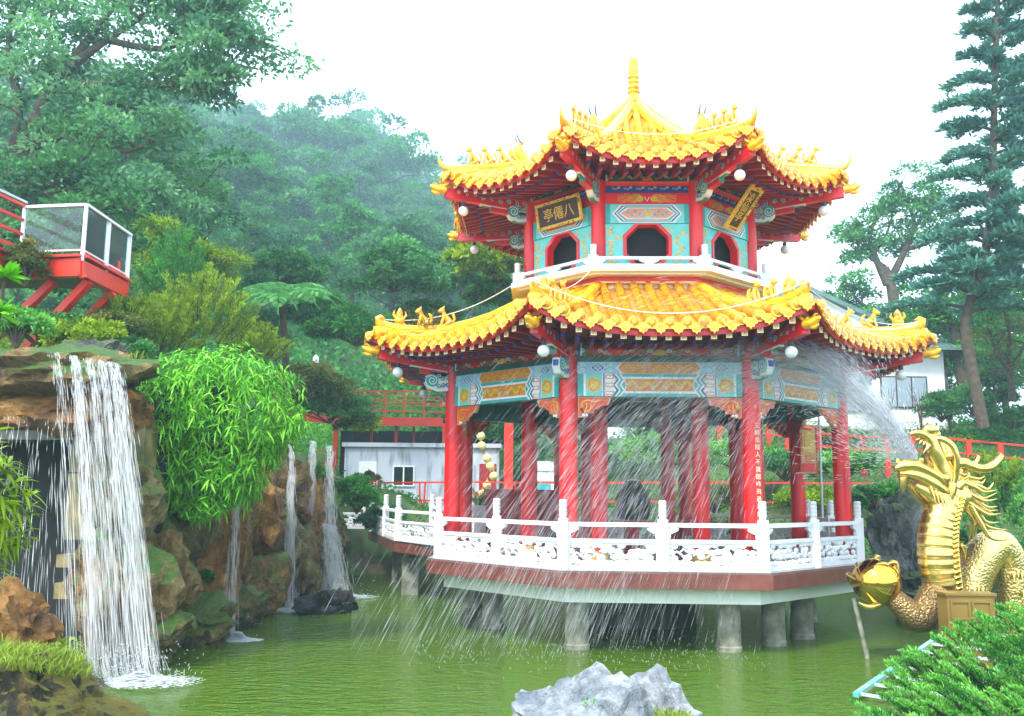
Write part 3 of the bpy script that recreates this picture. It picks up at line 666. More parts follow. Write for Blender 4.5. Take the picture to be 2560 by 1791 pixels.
# plaques
def plaque(name, w_, h_, fr, chars, vert, label, M_, size):
    r = empty(name); r.matrix_world = M_; tag(r, label, 'sign')
    m = MB().mat('dwood').box(-w_/2+.02,-.015,-h_/2+.02,w_/2-.02,.02,h_/2-.02); m.build('board', r)
    m = MB().mat('gold'); m.box(-w_/2,-.04,-h_/2,w_/2,.01,-h_/2+fr).box(-w_/2,-.04,h_/2-fr,w_/2,.01,h_/2).box(-w_/2,-.04,-h_/2+fr+.001,-w_/2+fr,.01,h_/2-fr-.001).box(w_/2-fr,-.04,-h_/2+fr+.001,w_/2,.01,h_/2-fr-.001)
    if vert: m.poly([(-w_/2,h_/2),(-w_*.35,h_/2+.07),(0,h_/2+.1),(w_*.35,h_/2+.07),(w_/2,h_/2)], -.04, .01)
    q = random.Random(3)
    for i in range(int((w_+h_)*46)):
        if q.random() < w_/(w_+h_): x, z = q.uniform(-w_/2,w_/2), q.choice((-1,1))*(h_/2-fr/2)
        else: x, z = q.choice((-1,1))*(w_/2-fr/2), q.uniform(-h_/2,h_/2)
        (m.mat('yel') if q.random() < .7 else m.mat('dwood')).ball((x,-.042,z+q.uniform(-.3,.3)*fr), q.uniform(.012,.024), 6, 4, (1,.5,1))
    m.build('carved_frame', r)
    n = len(chars)
    Mx = Matrix.Translation((0,-.018,(h_/2-fr-size*1.05) if vert else -size*.36)) @ Matrix.Rotation(PI/2,4,'X')
    text_mesh('lettering', chars, size, 'gold', r, Mx, .006, vert=vert)
FM = lambda j: Matrix.Translation((CX,CY,0)) @ Matrix.Rotation(PROT+j*PI/4,4,'Z')
plaque('hanging_plaque', .48, 1.0, .075, '凌仙亭', True, 'tall gold framed plaque hanging tilted under the right upper eave', FM(1) @ Matrix.Translation((-.16,-3.02,8.68)) @ Matrix.Rotation(R_(42),4,'X'), .24)
plaque('name_board', 1.3, .56, .06, '亭僊八', False, 'wide dark name board with thin gold characters above the left upper window', FM(-1) @ Matrix.Translation((.1,-2.66,8.68)) @ Matrix.Rotation(R_(12),4,'X'), .3)
# cloth banner inside the right bay
bn = empty('hanging_banner', (7.05,21.9,.42), R_(4), 'red and yellow printed banner hanging between the two rightmost rear columns', 'banner')
m = MB().mat('peach').add([(-.16,.01*math.sin(i),3.9-i*.13) for i in range(9)]+[(.2,.012*math.sin(i+1),3.9-i*.13) for i in range(9)], [(i,i+1,i+10,i+9) for i in range(8)])
m.mat('gold').box(-.13,-.02,3.35,.17,-.013,3.87); m.mat('red').box(-.13,-.02,2.9,.17,-.013,3.1); m.mat('ornge').box(-.05,-.02,3.14,.12,-.013,3.3)
for i in range(5): m.mat('red').box(-.09,-.026,3.45+i*.08,-.07,-.02,3.5+i*.08)
m.mat('vred').box(-.19,-.015,2.84,-.165,.015,3.95).box(.205,-.015,2.84,.23,.015,3.95).box(-.19,-.015,3.9,.23,.015,3.93); m.build('printed_cloth', bn)
m = MB().mat('steel').tube([(.3,0,1.02),(.3,0,4.4)], .03, 8).tube([(.3,0,4.1),(-.2,0,4.1)], .012, 6); m.build('pole', bn)
# light cables slung over the roofs
def cable(a, b, sag, label):
    a, b = Vector(a), Vector(b); m = MB().mat('wire'); n = 24
    m.tube([a.lerp(b, i/n)-Vector((0,0,sag*4*(i/n)*(1-i/n))) for i in range(n+1)], .008, 5)
    tag(m.build('light_cable', None, 60), label, 'cable', 'pale cables slung from the pavilion roofs')
cp_ = lambda R, k, z: tuple((Matrix.Translation((CX,CY,0)) @ Matrix.Rotation(PROT,4,'Z') @ Vector((R*math.cos(R_(22.5+45*k)), R*math.sin(R_(22.5+45*k)), z))))
cable(cp_(6.12,5,6.36), cp_(6.12,6,6.36), .58, 'pale cable drooping across the front slope of the lower roof')
cable(cp_(5.97,4,6.3), cp_(2.95,4,7.35), .3, 'pale cable rising from the left lower roof tip to the balcony corner')
cable(cp_(5.97,5,6.3), cp_(2.95,5,7.3), .25, 'pale cable looping from the front left roof tip to the balcony')
cable(cp_(5.97,6,6.3), cp_(5.97,7,6.3), .3, 'pale cable hanging over the right lower roof figures')
cable(cp_(4.72,5,9.85), cp_(4.72,6,9.85), .4, 'pale cable drooping across the front of the upper roof')
# inside the pavilion and behind it
g_ = np.random.default_rng(4)
bd = empty('notice_board', (.25,22.6,0), R_(4), 'dark red wooden back panel standing behind the left columns', 'screen')
m = MB().mat('dred').box(-.85,-.04,1.44,.85,.04,2.76).box(-.9,-.07,2.761,.9,.07,2.84); m.build('panel', bd)
MB().mat('dwood').box(-.8,-.25,1.44,-.65,-.041,1.9).build('foot', bd); MB().mat('dwood').box(.65,-.25,1.44,.8,-.041,1.9).build('foot', bd)
pn = empty('flower_planter', (-.72,23.6,ZD), 0, 'pale square pedestal planter with yellow flowers beside the leftmost columns', 'planter')
m = MB().mat('wstone').box(-.26,-.26,.001,.26,.26,.12).box(-.19,-.19,.121,.19,.19,.75).box(-.27,-.27,.751,.27,.27,1.0); m.build('pedestal', pn)
ta = empty('stone_table', (3.3,21.0,0), R_(10), 'dark red long table under the pavilion roof between the inner columns', 'table')
m = MB().mat('dred').box(-1.0,-.35,2.1,1.0,.35,2.18); m.build('table_top', ta)
MB().mat('dred').box(-.7,-.25,1.44,-.5,.25,2.099).build('leg', ta); MB().mat('dred').box(.5,-.25,1.44,.7,.25,2.099).build('leg', ta)
for i, (x, y) in enumerate(((2.1,19.9),(2.9,19.5),(3.8,19.6))):
    m = MB().mat('conc').lathe([(.16,1.437),(.2,1.6),(.2,1.75),(.16,1.9)], 14, (0,0,0)); o = m.build('stone_stool', None, 40); o.location = (x,y,0)
    tag(o, ['grey drum stool nearest the left end of the long table','grey drum stool at the middle of the long table','grey drum stool at the right end of the long table'][i], 'stool', 'drum stools in the pavilion')
ur = empty('incense_burner', (3.1,23.5,ZD+.003), 0, 'large dark grey rounded stone urn behind the pavilion centre', 'urn')
m = MB().mat('dconc').lathe([(.5,0),(.35,.5),(.4,.8),(1.0,1.4),(1.12,2.0),(.9,2.7),(.5,3.0),(.55,3.1),(.2,3.2)], 22); ob_ = m.build('bowl', ur, 60); ob_.scale = (.40,.40,.53)
# ================================================================= grey hut and red walkway (left background)
hut = empty('grey_hut', (-4.9,38,2.0), 0, 'small grey rendered hut with a white door under the red walkway', 'building')
m = MB().mat('hutw' if 'hutw' in M else 'conc')
M['hutw'] = mk('stained_grey_render', (.50,.55,.62), .7, col2=(.2,.22,.23), vs=1.2, stretch=(3,3,.6), lo=.3, hi=.48)
m = MB().mat('hutw').box(-1.95,0,-.5,4.4,3.2,2.55).box(-2.05,-.15,2.551,4.5,3.3,2.72); m.build('wall', hut)
m = MB().mat('white').box(-1.35,-.05,-.3,-.62,0.02,1.95); m.build('door', hut)
f = MB().mat('white').box(.05,-.07,.95,.95,-.001,1.8).build('window_frame', hut)
MB().mat('dglass').box(.11,-.075,1.01,.47,-.06,1.74).box(.53,-.075,1.01,.89,-.06,1.74).build('pane', f)
MB().mat('steel').box(-1.9,-.35,.3,-1.5,-.01,.9).build('air_conditioner', hut)
MB().mat('dred').box(3.6,-.04,.2,4.3,-.01,1.9).build('red_panel', hut)
f = MB().mat('steel').box(2.5,-.05,.5,3.4,-.01,1.9).build('window_frame', hut); MB().mat('dglass').box(2.6,-.06,.6,3.3,-.045,1.8).build('pane', f)
wk = empty('red_walkway', (0,0,0), 0, 'raised vermilion steel walkway on posts above the grey hut', 'walkway')
pts = [(-10.6,40.5,6.5),(-9.2,39.6,6.1),(-7.6,39.1,5.9),(-5.4,39.0,5.85),(-2.9,39.0,5.85)]
m = MB().mat('vred')
for a, b in zip(pts, pts[1:]):
    m.bar(Vector(a)-Vector((0,0,.18)), Vector(b)-Vector((0,0,.18)), .12, .36)
m.mat('dconc').add([(x,y+.07,z) for x,y,z in pts]+[(x,y+2.6,z) for x,y,z in pts], [(i,i+1,i+6,i+5) for i in range(4)])
m.build('deck_beam', wk)
fr_ = MB().mat('vred')
for a, b in zip(pts, pts[1:]):
    a, b = Vector(a), Vector(b); 
    for h in (.25,.5,.75): fr_.bar(a+Vector((0,0,h)), b+Vector((0,0,h)), .035, .035)
    fr_.bar(a+Vector((0,0,1.12)), b+Vector((0,0,1.12)), .07, .06)
    n = max(1, round((b-a).length/.95))
    for i in range(n): p = a.lerp(b, i/n); fr_.bar(p, p+Vector((0,0,1.1)), .06, .06)
a, b = Vector(pts[1]), Vector(pts[4])
for h in (.4,.8,1.1): fr_.bar(a+Vector((1,2.4,h)), b+Vector((0,2.4,h)), .04, .04)
fr_.build('railing', wk)
for x, y, wd in ((-7.55,39.6,.2),(-5.0,40,.13),(-4.35,41,.1),(-2.75,38.9,.3),(-.1,37.2,.36),(3.2,38,.2),(-6.3,41.5,.1)):
    m = MB().mat('vred').box(x-wd/2,y-wd/2,1.2,x+wd/2,y+wd/2,5.6 if x<-1 else 6.2); m.build('post', wk)
m = MB().mat('vred').box(-2.8,37.1,6.2,6,37.4,6.6).box(-2.8,41,6.2,6,41.2,6.6); m.mat('dconc').box(-2.8,37.1,6.6,6,41.3,6.75); m.build('roof_deck', wk)
m = MB().mat('black').box(-7.9,42.6,1,-2.6,42.8,5.5); tag(m.build('dark_void_sheet'), 'black sheet painted in for the dark void under the walkway behind the hut', 'wall')  # added black sheet stands for the shade below the walkway
# string of round yellow lanterns
ls_ = empty('lantern_string', (0,0,0), 0, 'vertical string of round yellow paper lanterns seen between the left columns', 'lanterns')
for i in range(7):
    p = at([1078,1080,1092,1099,1107,1092,1082][i], [985,1000,1028,1046,1068,1088,1108][i] if i else 978, 34)
    m = MB().mat('lant' if 'lant' in M else 'gold')
    if i == 0: M['lant'] = mk('yellow_paper_lantern', (.8,.7,.25), .5); m = MB().mat('lant')
    m.mat('lant').ball((0,0,0), .16, 12, 8); m.mat('gold').tube([(0,0,.15),(0,0,.26)], .02, 6).tube([(0,0,-.15),(0,0,-.2)], .03, 6); o = m.build('paper_lantern', ls_, 60); o.location = p
# white stacked crates seen between the columns
cr_ = empty('white_cabinet', (1.35,34,1.6), 0, 'white and grey slatted cabinet seen between the columns behind the dark red panel', 'cabinet')
m = MB().mat('white')
for i in range(6): m.box(-.55,-.2,.05+i*.38,.5,.3,.36+i*.38)
m.mat('steel').box(-.5,-.15,.0,.45,.25,2.3); m.build('slats', cr_)
MB().mat('teal').box(-.6,-.23,1.25,.1,-.201,1.55).build('green_label', cr_)
# ================================================================= glass viewing deck (upper left)
vd = empty('viewing_platform', (0,0,0), 0, 'red steel viewing platform with glass sides projecting over the shrubs', 'platform')
c0, c1, c2 = at(28,565,19.7), at(172,598,18.3), at(290,640,23.4)
zf = 7.36; c0.z = c1.z = c2.z = zf
c0 = Vector((-10.15,18.45,zf)); c1 = Vector((-8.78,18.25,zf)); c2 = Vector((-8.8,20.5,zf)); cl = Vector((-10.45,16.4,zf))
back = Vector((-3.5,2.2,0))
m = MB().mat('vred')
for a, b in ((c0,c1),(c1,c2),(cl,c0)): m.bar(a-Vector((0,0,.17)), b-Vector((0,0,.12)), .1, .36)
m.mat('vred').bar(c0-Vector((0,-.05,.1)),c0-Vector((0,-.05,.12)),.1,.1)
for a, b in ((c0,c1),(c1,c2),(cl,c0)): m.bar(a+Vector((0,0,.1)), b+Vector((0,0,.1)), .22, .05).bar(a-Vector((0,0,.31)), b-Vector((0,0,.31)), .22, .05)
m.build('edge_beam', vd)
m = MB().mat('dwood'); fl = [c0,c1,c2,c2+Vector((-5,.4,0)),cl]; m.add([(p.x,p.y,zf+.07) for p in fl]+[(p.x,p.y,zf-.05) for p in fl], [(0,1,2,3,4),(9,8,7,6,5)]); m.build('floor', vd)
for a, b in (((-8.75,18.55,7.0),(-10.4,18.9,5.3)),((-8.7,19.6,7.0),(-10.3,19.8,5.3)),((-8.6,20.4,7.0),(-9.4,20.6,5.5)),((-9.5,18.6,7.0),(-10.7,18.7,5.8))):
    MB().mat('vred').bar(a, b, .17, .15).build('strut', vd)
MB().mat('vred').bar((-9.35,18.6,5.9),(-9.35,18.6,4.2),.25,.25).build('post', vd)
def gframe(a, b, n, zb, zt, name):
    m = MB().mat('steelw' if 'steelw' in M else 'white')
    for i in range(0 if name == 'a' else 1, n+1):
        p = a.lerp(b, i/n); m.bar((p.x,p.y,zb-.1),(p.x,p.y,zt),.06,.06)
    m.bar((a.x,a.y,zt-.02),(b.x,b.y,zt-.02),.1,.055).bar((a.x,a.y,zb+.13),(b.x,b.y,zb+.13),.03,.03)
    fr = m.build('glass_frame', vd)
    for i in range(n):
        p, q = a.lerp(b,(i+.05)/n), a.lerp(b,(i+.95)/n); g = MB().mat('glass')
        g.bar((p.x,p.y,(zb+zt)/2+.05),(q.x,q.y,(zb+zt)/2+.05),.012,zt-zb-.2); g.build('glass_pane', fr)
M['glass'] = mk('clear_glass', (.75,.85,.85), .03, spec=.8)
g = M['glass'].node_tree; gb = g.nodes['Principled BSDF']; trn = g.nodes.new('ShaderNodeBsdfTransparent'); gl = g.nodes.new('ShaderNodeBsdfGlossy'); gl.inputs['Roughness'].default_value = .04; gl.inputs[0].default_value = (.75,.9,.95,1)
fx = g.nodes.new('ShaderNodeLayerWeight'); fx.inputs[0].default_value = .22; mxs = g.nodes.new('ShaderNodeMixShader'); trn.inputs[0].default_value = (.93,.97,.97,1)
g.links.new(fx.outputs['Fresnel'], mxs.inputs[0]); g.links.new(trn.outputs[0], mxs.inputs[1]); g.links.new(gl.outputs[0], mxs.inputs[2]); pmx = g.nodes.new('ShaderNodeMixShader'); pmx.inputs[0].default_value = .04; g.links.new(mxs.outputs[0], pmx.inputs[1]); g.links.new(gb.outputs[0], pmx.inputs[2]); g.links.new(pmx.outputs[0], g.nodes['Material Output'].inputs[0])
gframe(c0, c1, 1, zf+.1, zf+1.2, 'a'); gframe(c1, c2, 2, zf+.1, zf+1.2, 'b')
m = MB().mat('vred')
for h in (.3,.6,.9,1.2): m.bar(cl+Vector((0,0,h)), c0+Vector((0,0,h)), .06, .06)
m.mat('steel').bar(cl+Vector((0,0,1.28)), c0+Vector((0,0,1.28)), .1, .05); m.build('railing', vd)
MB().mat('vred').bar((-9.2,19.2,7.3),(-9.2,19.2,7.9),.13,.13).bar((-8.85,20.0,7.3),(-8.85,20.0,7.8),.13,.13).build('stub_post', vd)
# ================================================================= white house on the right
hs = empty('white_house', (0,0,0), 0, 'white house with a grey green corrugated roof on the right bank', 'building')
M['roofg'] = mk('grey_green_sheet_roof', (.13,.24,.22), .5, var=.3, vs=3)
m = MB().mat('white').box(12.2,40.0,4.8,19.0,46,9.2).box(12.0,42.5,4.8,16.8,48,11.2); m.build('wall', hs)
m = MB().mat('conc').box(19.001,40.4,4.8,19.35,46,9.1); m.build('grey_side_wall', hs)
m = MB().mat('roofg'); x0_, x1_ = 12.0, 20.3
m.add([(x0_,39.4,9.15),(x1_,39.4,9.15),(x1_-1.2,42.6,10.3),(x0_,42.6,10.3)], [(0,1,2,3)]).add([(x1_-1.2,42.6,10.3),(x1_,39.4,9.15),(x1_,46.5,9.15)], [(0,1,2)]).add([(x0_,39.4,9.1),(x1_,39.4,9.1),(x1_,46.5,9.1),(x0_,46.5,9.1)], [(3,2,1,0)])
for i in range(34):
    x = x0_+.12+i*.24; t = min(1, (x1_-x)/1.2); m.tube([(x,39.38,9.17),(x,39.4+3.2*t,9.17+1.15*t)], .045, 6)
m.box(x0_,39.33,9.05,x1_,39.4,9.17); m.build('sheet_roof', hs)
m = MB().mat('roofg'); ap_ = (13.7,12.6)
for sx, ex, ez in ((1,17.4,10.9),(-1,9.8,10.9)):
    m.add([(ap_[0],42.2,ap_[1]),(ex,42.2,ez),(ex,48.5,ez),(ap_[0],48.5,ap_[1]),(ap_[0],42.2,ap_[1]-.22),(ex,42.2,ez-.22),(ex,48.5,ez-.22),(ap_[0],48.5,ap_[1]-.22)], [(0,1,2,3),(4,7,6,5),(0,4,5,1),(1,5,6,2)])
m.mat('white').add([(10.4,42.49,10.9),(16.8,42.49,10.9),(13.7,42.49,12.4)], [(0,1,2)]); m.build('gable_roof', hs)
def hwin(x0, x1, z0, z1, y, n=2):
    m = MB().mat('dwood').box(x0,y-.06,z0,x1,y-.002,z1); f = m.build('window', hs); g = MB().mat('hglass')
    for i in range(n): a = x0+.06+(x1-x0-.06)*i/n; g.box(a,y-.068,z0+.06,a+(x1-x0-.06)/n-.06,y-.055,z1-.06)
    g.build('pane', f)
M['hglass'] = mk('grey_reflecting_glass', (.30,.38,.45), .15, spec=.8)
hwin(16.15,18.2,6.55,7.95,40.0,3); hwin(14.55,15.3,6.35,7.25,40.0,1); hwin(12.4,13.6,6.4,7.8,40.0,2)
# ================================================================= red fences
def red_fence(pts, label, h=1.0, sp=1.5, pairs=False, rails=(1.0,.55)):
    r = empty('red_fence', pts[0], 0, label, 'fence'); o = Vector(pts[0]); m = MB().mat('vred'); pm_ = None
    for a, b in zip(pts, pts[1:]):
        a, b = Vector(a)-o, Vector(b)-o
        for q in rails: m.bar(a+Vector((0,0,h*q)), b+Vector((0,0,h*q)), .07, .06)
        n = max(1, round((b-a).length/sp))
        for i in range(n+1):
            p = a.lerp(b, i/n)
            if pm_ is None:
                k = MB().mat('vred')
                if pairs: k.bar((-.06,0,-.3),(-.1,0,h),.06,.06).bar((.06,0,-.3),(.1,0,h),.06,.06)
                else: k.bar((0,0,-.4),(0,0,h),.16,.1)
                pm_ = k.build('post', r); c = pm_
            else: c = pm_.copy(); C.objects.link(c)
            c.location = p
    m.build('rail', r); return r
red_fence([(-4.8,33.5,2.2),(-1.5,32.6,2.25),(2,32,2.25),(6,31,2.3),(11.9,30,2.3)], 'low red rail fence along the bank behind the pavilion', .85, 2.1, True, (1.0,.25))
red_fence([(10.2,34,4.1),(12.6,33.0,3.85),(14.6,31.5,3.75),(17,30,3.4),(20,28,2.9)], 'red rail fence climbing the right bank behind the golden dragon', 1.0, 1.0)
red_fence([(8.6,38,4.9),(12.4,37,4.3)], 'upper red rail fence below the white house', 1.1, 1.6)
# red-railed steps next to the shore, left of the bridge
red_fence([(-7.3,34.5,2.3),(-5.9,34,2.3),(-4.9,33.6,2.3)], 'short red rail beside the grey hut wall', .8, 1.2, True)
# small park lamp on the green slope
lp = empty('garden_lamp', at(707,835,44), 0, 'slim garden lamp with a white head on the grassy slope', 'lamp post')
MB().mat('dwood').tube([(0,0,-.8),(0,0,.35)], .035, 8).build('post', lp); MB().mat('globe').lathe([(.05,.35),(.14,.45),(.15,.7),(.1,.75),(.02,.85)], 10).build('lamp_head', lp)
# turquoise painted ladder frame lying in the pond
ld = empty('turquoise_ladder', (0,0,0), 0, 'turquoise painted ladder frame lying half in the water below the junipers', 'ladder')
M['turq'] = mk('worn_turquoise_paint', (.05,.5,.36), .5, col2=(.3,.36,.33), vs=5)
a, b = Vector((4.75,13.1,.08)), Vector((7.5,16.1,.55)); a2 = a+Vector((.9,-.75,-.02)); b2_ = b+Vector((1.0,-.8,0))
m = MB().mat('turq').bar(a, b, .08, .06); m.build('side_rail', ld); m = MB().mat('turq').bar(a2, b2_, .07, .06); m.build('side_rail', ld)
m = MB().mat('steel')
for i in range(9): m.bar(a.lerp(b,.02+i*.12), a2.lerp(b2_,.02+i*.12), .04, .04)
m.build('rungs', ld)
# ================================================================= ground, pond, cliff
POND = np.array([(-4.4,9.3),(-5.0,12.0),(-5.9,14.4),(-6.3,17),(-6.1,20.8),(-5.9,25.7),(-5.7,30),(-4.8,31.8),(2,31.3),(8,30),(10.5,27),(11,22),(10.9,18),(10.2,14),(7.4,10.6),(4.5,9.5),(0,9.2)])
def pond_sd(X, Y):
    """signed distance to the shore line, positive on land"""
    d = np.full(X.shape, 1e9); ins = np.zeros(X.shape, bool); n = len(POND)
    for i in range(n):
        ax, ay = POND[i]; bx, by = POND[(i+1)%n]; ex, ey = bx-ax, by-ay
        t = np.clip(((X-ax)*ex+(Y-ay)*ey)/(ex*ex+ey*ey), 0, 1); d = np.minimum(d, np.hypot(X-ax-t*ex, Y-ay-t*ey))
        c = ((ay > Y) != (by > Y)) & (X < (bx-ax)*(Y-ay)/((by-ay) if by != ay else 1e-9)+ax); ins ^= c
    return np.where(ins, -d, d)
def vnoise(X, Y, s, seed=0):
    """smooth value noise on a lattice"""
    g = np.random.default_rng(seed).random((256,256)); x, y = X/s+100, Y/s+100; xi, yi = np.floor(x).astype(int), np.floor(y).astype(int); fx, fy = x-xi, y-yi
    fx = fx*fx*(3-2*fx); fy = fy*fy*(3-2*fy); G = lambda a, b: g[a%256, b%256]
    return (G(xi,yi)*(1-fx)+G(xi+1,yi)*fx)*(1-fy)+(G(xi,yi+1)*(1-fx)+G(xi+1,yi+1)*fx)*fy
def ground_h(X, Y):
    X = np.asarray(X, float); Y = np.asarray(Y, float); d = pond_sd(X, Y)
    sm = lambda t: np.clip(t,0,1)**2*(3-2*np.clip(t,0,1))
    az = X/np.maximum(Y, 5)
    left = sm((-2.0-X)/2.5)*sm((Y-9)/3)
    hl = np.interp(Y, [8,11,16.25,16.8,20,26,32,34,42], [.2,.2,.2,4.4,4.3,4.1,3.2,2.2,2.0]) + .30*np.clip(d-1.2,0,8)*sm((33-Y)/3+1)*sm((-X-6)/1.5)*sm((Y-16.2)/1)
    hr = .75 + .14*np.clip(d,0,6) + np.clip((Y-30),0,10)*.42
    hb = 1.5 + np.clip(Y-31,0,10)*.18*sm((X+1)/4)
    near = .35+np.clip(d,0,4)*.2
    wr = sm((X-3)/6)*sm((Y-8)/4); wb = sm((Y-28)/4)
    base = near*(1-wb)+hb*wb; base = base*(1-wr)+hr*wr; base = base*(1-left)+hl*left
    far = np.interp(Y, [41,44,55,180,294,370,425], [0,.6,6,45.5,78.6,106.6,108])*np.interp(az, [-.6,-.3,-.2,-.1,-.05,0,.1,.2,.4,.7], [1.15,1.02,1.0,.95,.8,.5,.13,.08,.1,.15])
    base = base + far + np.clip(-X-9,0,40)*.25*sm((Y-20)/12)
    wid = np.where(left > .5, .9, .8)
    h = np.where(d > 0, base*sm(d/wid), -1.0*sm(-d/.8)-.02)
    return h + (vnoise(X,Y,3.1,1)-.5)*.35*sm(d/2) + (vnoise(X,Y,9,2)-.5)*2.0*sm((Y-50)/20)
gx = np.concatenate([-16-270*np.linspace(1,0,60)**1.6, np.linspace(-15.5,18,150), 19+260*np.linspace(0,1,50)**1.6]); gy = np.concatenate([np.linspace(-10,7,18), np.linspace(7.3,44,160), 45+382*np.linspace(0,1,90)**1.3])
GX, GY = np.meshgrid(gx, gy); GZ = ground_h(GX, GY); nx, ny = len(gx), len(gy)
V = np.stack([GX.ravel(), GY.ravel(), GZ.ravel()], 1); ii, jj = np.meshgrid(np.arange(nx-1), np.arange(ny-1)); a = (jj*nx+ii).ravel()
F = np.stack([a, a+1, a+nx+1, a+nx], 1)
M['soil'] = mk('mossy_earth', (.07,.13,.03), .9, col2=(.07,.05,.03), vs=1.3, bump=.5, bs=5, lo=.35, hi=.55)
tag(npmesh('ground', V, F, M['soil'], smooth=True), kind='structure')
def gz(x, y): return float(ground_h(np.array([x]), np.array([y]))[0])
# pond water
M['water'] = mk('pond_water', (.060,.125,.001), .035, spec=.5)
nt_ = M['water'].node_tree; n_ = nt_.nodes; l_ = nt_.links; b_ = n_['Principled BSDF']; b_.inputs['IOR'].default_value = 1.33
tc_ = n_.new('ShaderNodeTexCoord'); prev = None
for sc_, st_, ds_ in (((1.4,2.9,1),.8,.14),((4.5,8.5,1),1.0,.12),((12,21,1),1.0,.045)):
    mp_ = n_.new('ShaderNodeMapping'); mp_.inputs['Scale'].default_value = sc_; mp_.inputs['Rotation'].default_value = (0,0,.35); nz_ = n_.new('ShaderNodeTexNoise'); nz_.inputs['Scale'].default_value = 1; nz_.inputs['Detail'].default_value = 3
    bp_ = n_.new('ShaderNodeBump'); bp_.inputs['Strength'].default_value = st_; bp_.inputs['Distance'].default_value = ds_
    l_.new(tc_.outputs['Object'], mp_.inputs[0]); l_.new(mp_.outputs[0], nz_.inputs['Vector']); l_.new(nz_.outputs[0], bp_.inputs['Height'])
    if prev: l_.new(prev.outputs[0], bp_.inputs['Normal'])
    prev = bp_
l_.new(prev.outputs[0], b_.inputs['Normal'])
m = MB().mat('water'); m.add([(-12,6,0),(14,6,0),(14,34,0),(-12,34,0)], [(0,1,2,3)]); tag(m.build('water'), kind='structure')
# --- rocks
def rockm(name, c1, c2, c3, moss=None, rough=.6, sc=1.5, wet=.4, crack=1.0):
    m = bpy.data.materials.new(name); m.use_nodes = True; n = m.node_tree.nodes; l = m.node_tree.links; b = n['Principled BSDF']; b.inputs['Roughness'].default_value = rough; b.inputs['Specular IOR Level'].default_value = wet
    tc = n.new('ShaderNodeTexCoord'); wn = n.new('ShaderNodeTexNoise'); wn.inputs['Scale'].default_value = sc; wn.inputs['Detail'].default_value = 8; wn.inputs['Roughness'].default_value = .65; wn.inputs['Distortion'].default_value = .6; l.new(tc.outputs['Object'], wn.inputs['Vector'])
    rp = n.new('ShaderNodeValToRGB'); e = rp.color_ramp.elements; e[0].position = .34; e[0].color = (*c1,1); e[1].position = .66; e[1].color = (*c3,1); k = e.new(.5); k.color = (*c2,1); l.new(wn.outputs[0], rp.inputs[0]); out = rp.outputs[0]
    w2 = n.new('ShaderNodeTexNoise'); w2.inputs['Scale'].default_value = sc*7; w2.inputs['Detail'].default_value = 8; w2.inputs['Roughness'].default_value = .7; l.new(tc.outputs['Object'], w2.inputs['Vector'])
    mu = n.new('ShaderNodeMix'); mu.data_type = 'RGBA'; mu.blend_type = 'MULTIPLY'; mu.inputs[0].default_value = .7; r2 = n.new('ShaderNodeValToRGB'); r2.color_ramp.elements[0].position = .35; r2.color_ramp.elements[0].color = (.25,.25,.25,1); r2.color_ramp.elements[1].position = .6; l.new(w2.outputs[0], r2.inputs[0]); l.new(out, mu.inputs[6]); l.new(r2.outputs[0], mu.inputs[7]); out = mu.outputs[2]
    if moss:
        ge = n.new('ShaderNodeNewGeometry'); sx = n.new('ShaderNodeSeparateXYZ'); l.new(ge.outputs['Normal'], sx.inputs[0]); ad = n.new('ShaderNodeMath'); ad.operation = 'MULTIPLY_ADD'; l.new(w2.outputs[0], ad.inputs[0]); ad.inputs[1].default_value = 1.7; l.new(sx.outputs[2], ad.inputs[2])
        r3 = n.new('ShaderNodeValToRGB'); r3.color_ramp.elements[0].position = .85; r3.color_ramp.elements[0].position = .82; r3.color_ramp.elements[1].position = 1.0
        sb = n.new('ShaderNodeMath'); sb.operation = 'MULTIPLY'; sb.inputs[1].default_value = .68; l.new(ad.outputs[0], sb.inputs[0]); l.new(sb.outputs[0], r3.inputs[0]); mm = n.new('ShaderNodeMix'); mm.data_type = 'RGBA'; l.new(r3.outputs[0], mm.inputs[0]); l.new(out, mm.inputs[6]); mm.inputs[7].default_value = (*moss,1); out = mm.outputs[2]
    l.new(out, b.inputs['Base Color'])
    bp = n.new('ShaderNodeBump'); bp.inputs['Strength'].default_value = 1.0*crack; bp.inputs['Distance'].default_value = .12; l.new(w2.outputs[0], bp.inputs['Height'])
    b2 = n.new('ShaderNodeBump'); b2.inputs['Strength'].default_value = .7*crack; b2.inputs['Distance'].default_value = .35; l.new(wn.outputs[0], b2.inputs['Height']); l.new(bp.outputs[0], b2.inputs['Normal']); l.new(b2.outputs[0], b.inputs['Normal'])
    return m
M['r_ochre'] = rockm('ochre_rock', (.07,.03,.01), (.36,.16,.028), (.54,.31,.08), None, .5, 1.2)
M['r_brown'] = rockm('brown_mossy_rock', (.05,.035,.02), (.34,.20,.06), (.62,.43,.18), (.07,.16,.02), .5, 1.6)
M['r_olive'] = rockm('olive_wet_rock', (.03,.028,.014), (.19,.15,.05), (.42,.32,.12), (.08,.16,.02), .4, 1.6)
M['r_grey'] = rockm('grey_layered_rock', (.05,.055,.05), (.16,.17,.17), (.40,.42,.42), (.09,.13,.04), .55, 1.4)
M['r_black'] = rockm('wet_black_rock', (.006,.007,.01), (.02,.022,.03), (.07,.08,.09), None, .18, 2.5, .7)
M['r_pale'] = rockm('pale_grey_limestone', (.22,.27,.34), (.52,.56,.60), (.80,.80,.76), None, .6, 1.1, .3, 1.2)
M['r_dark'] = rockm('dark_mossy_boulder', (.006,.008,.007), (.05,.045,.02), (.36,.22,.05), (.17,.15,.015), .5, 1.3)
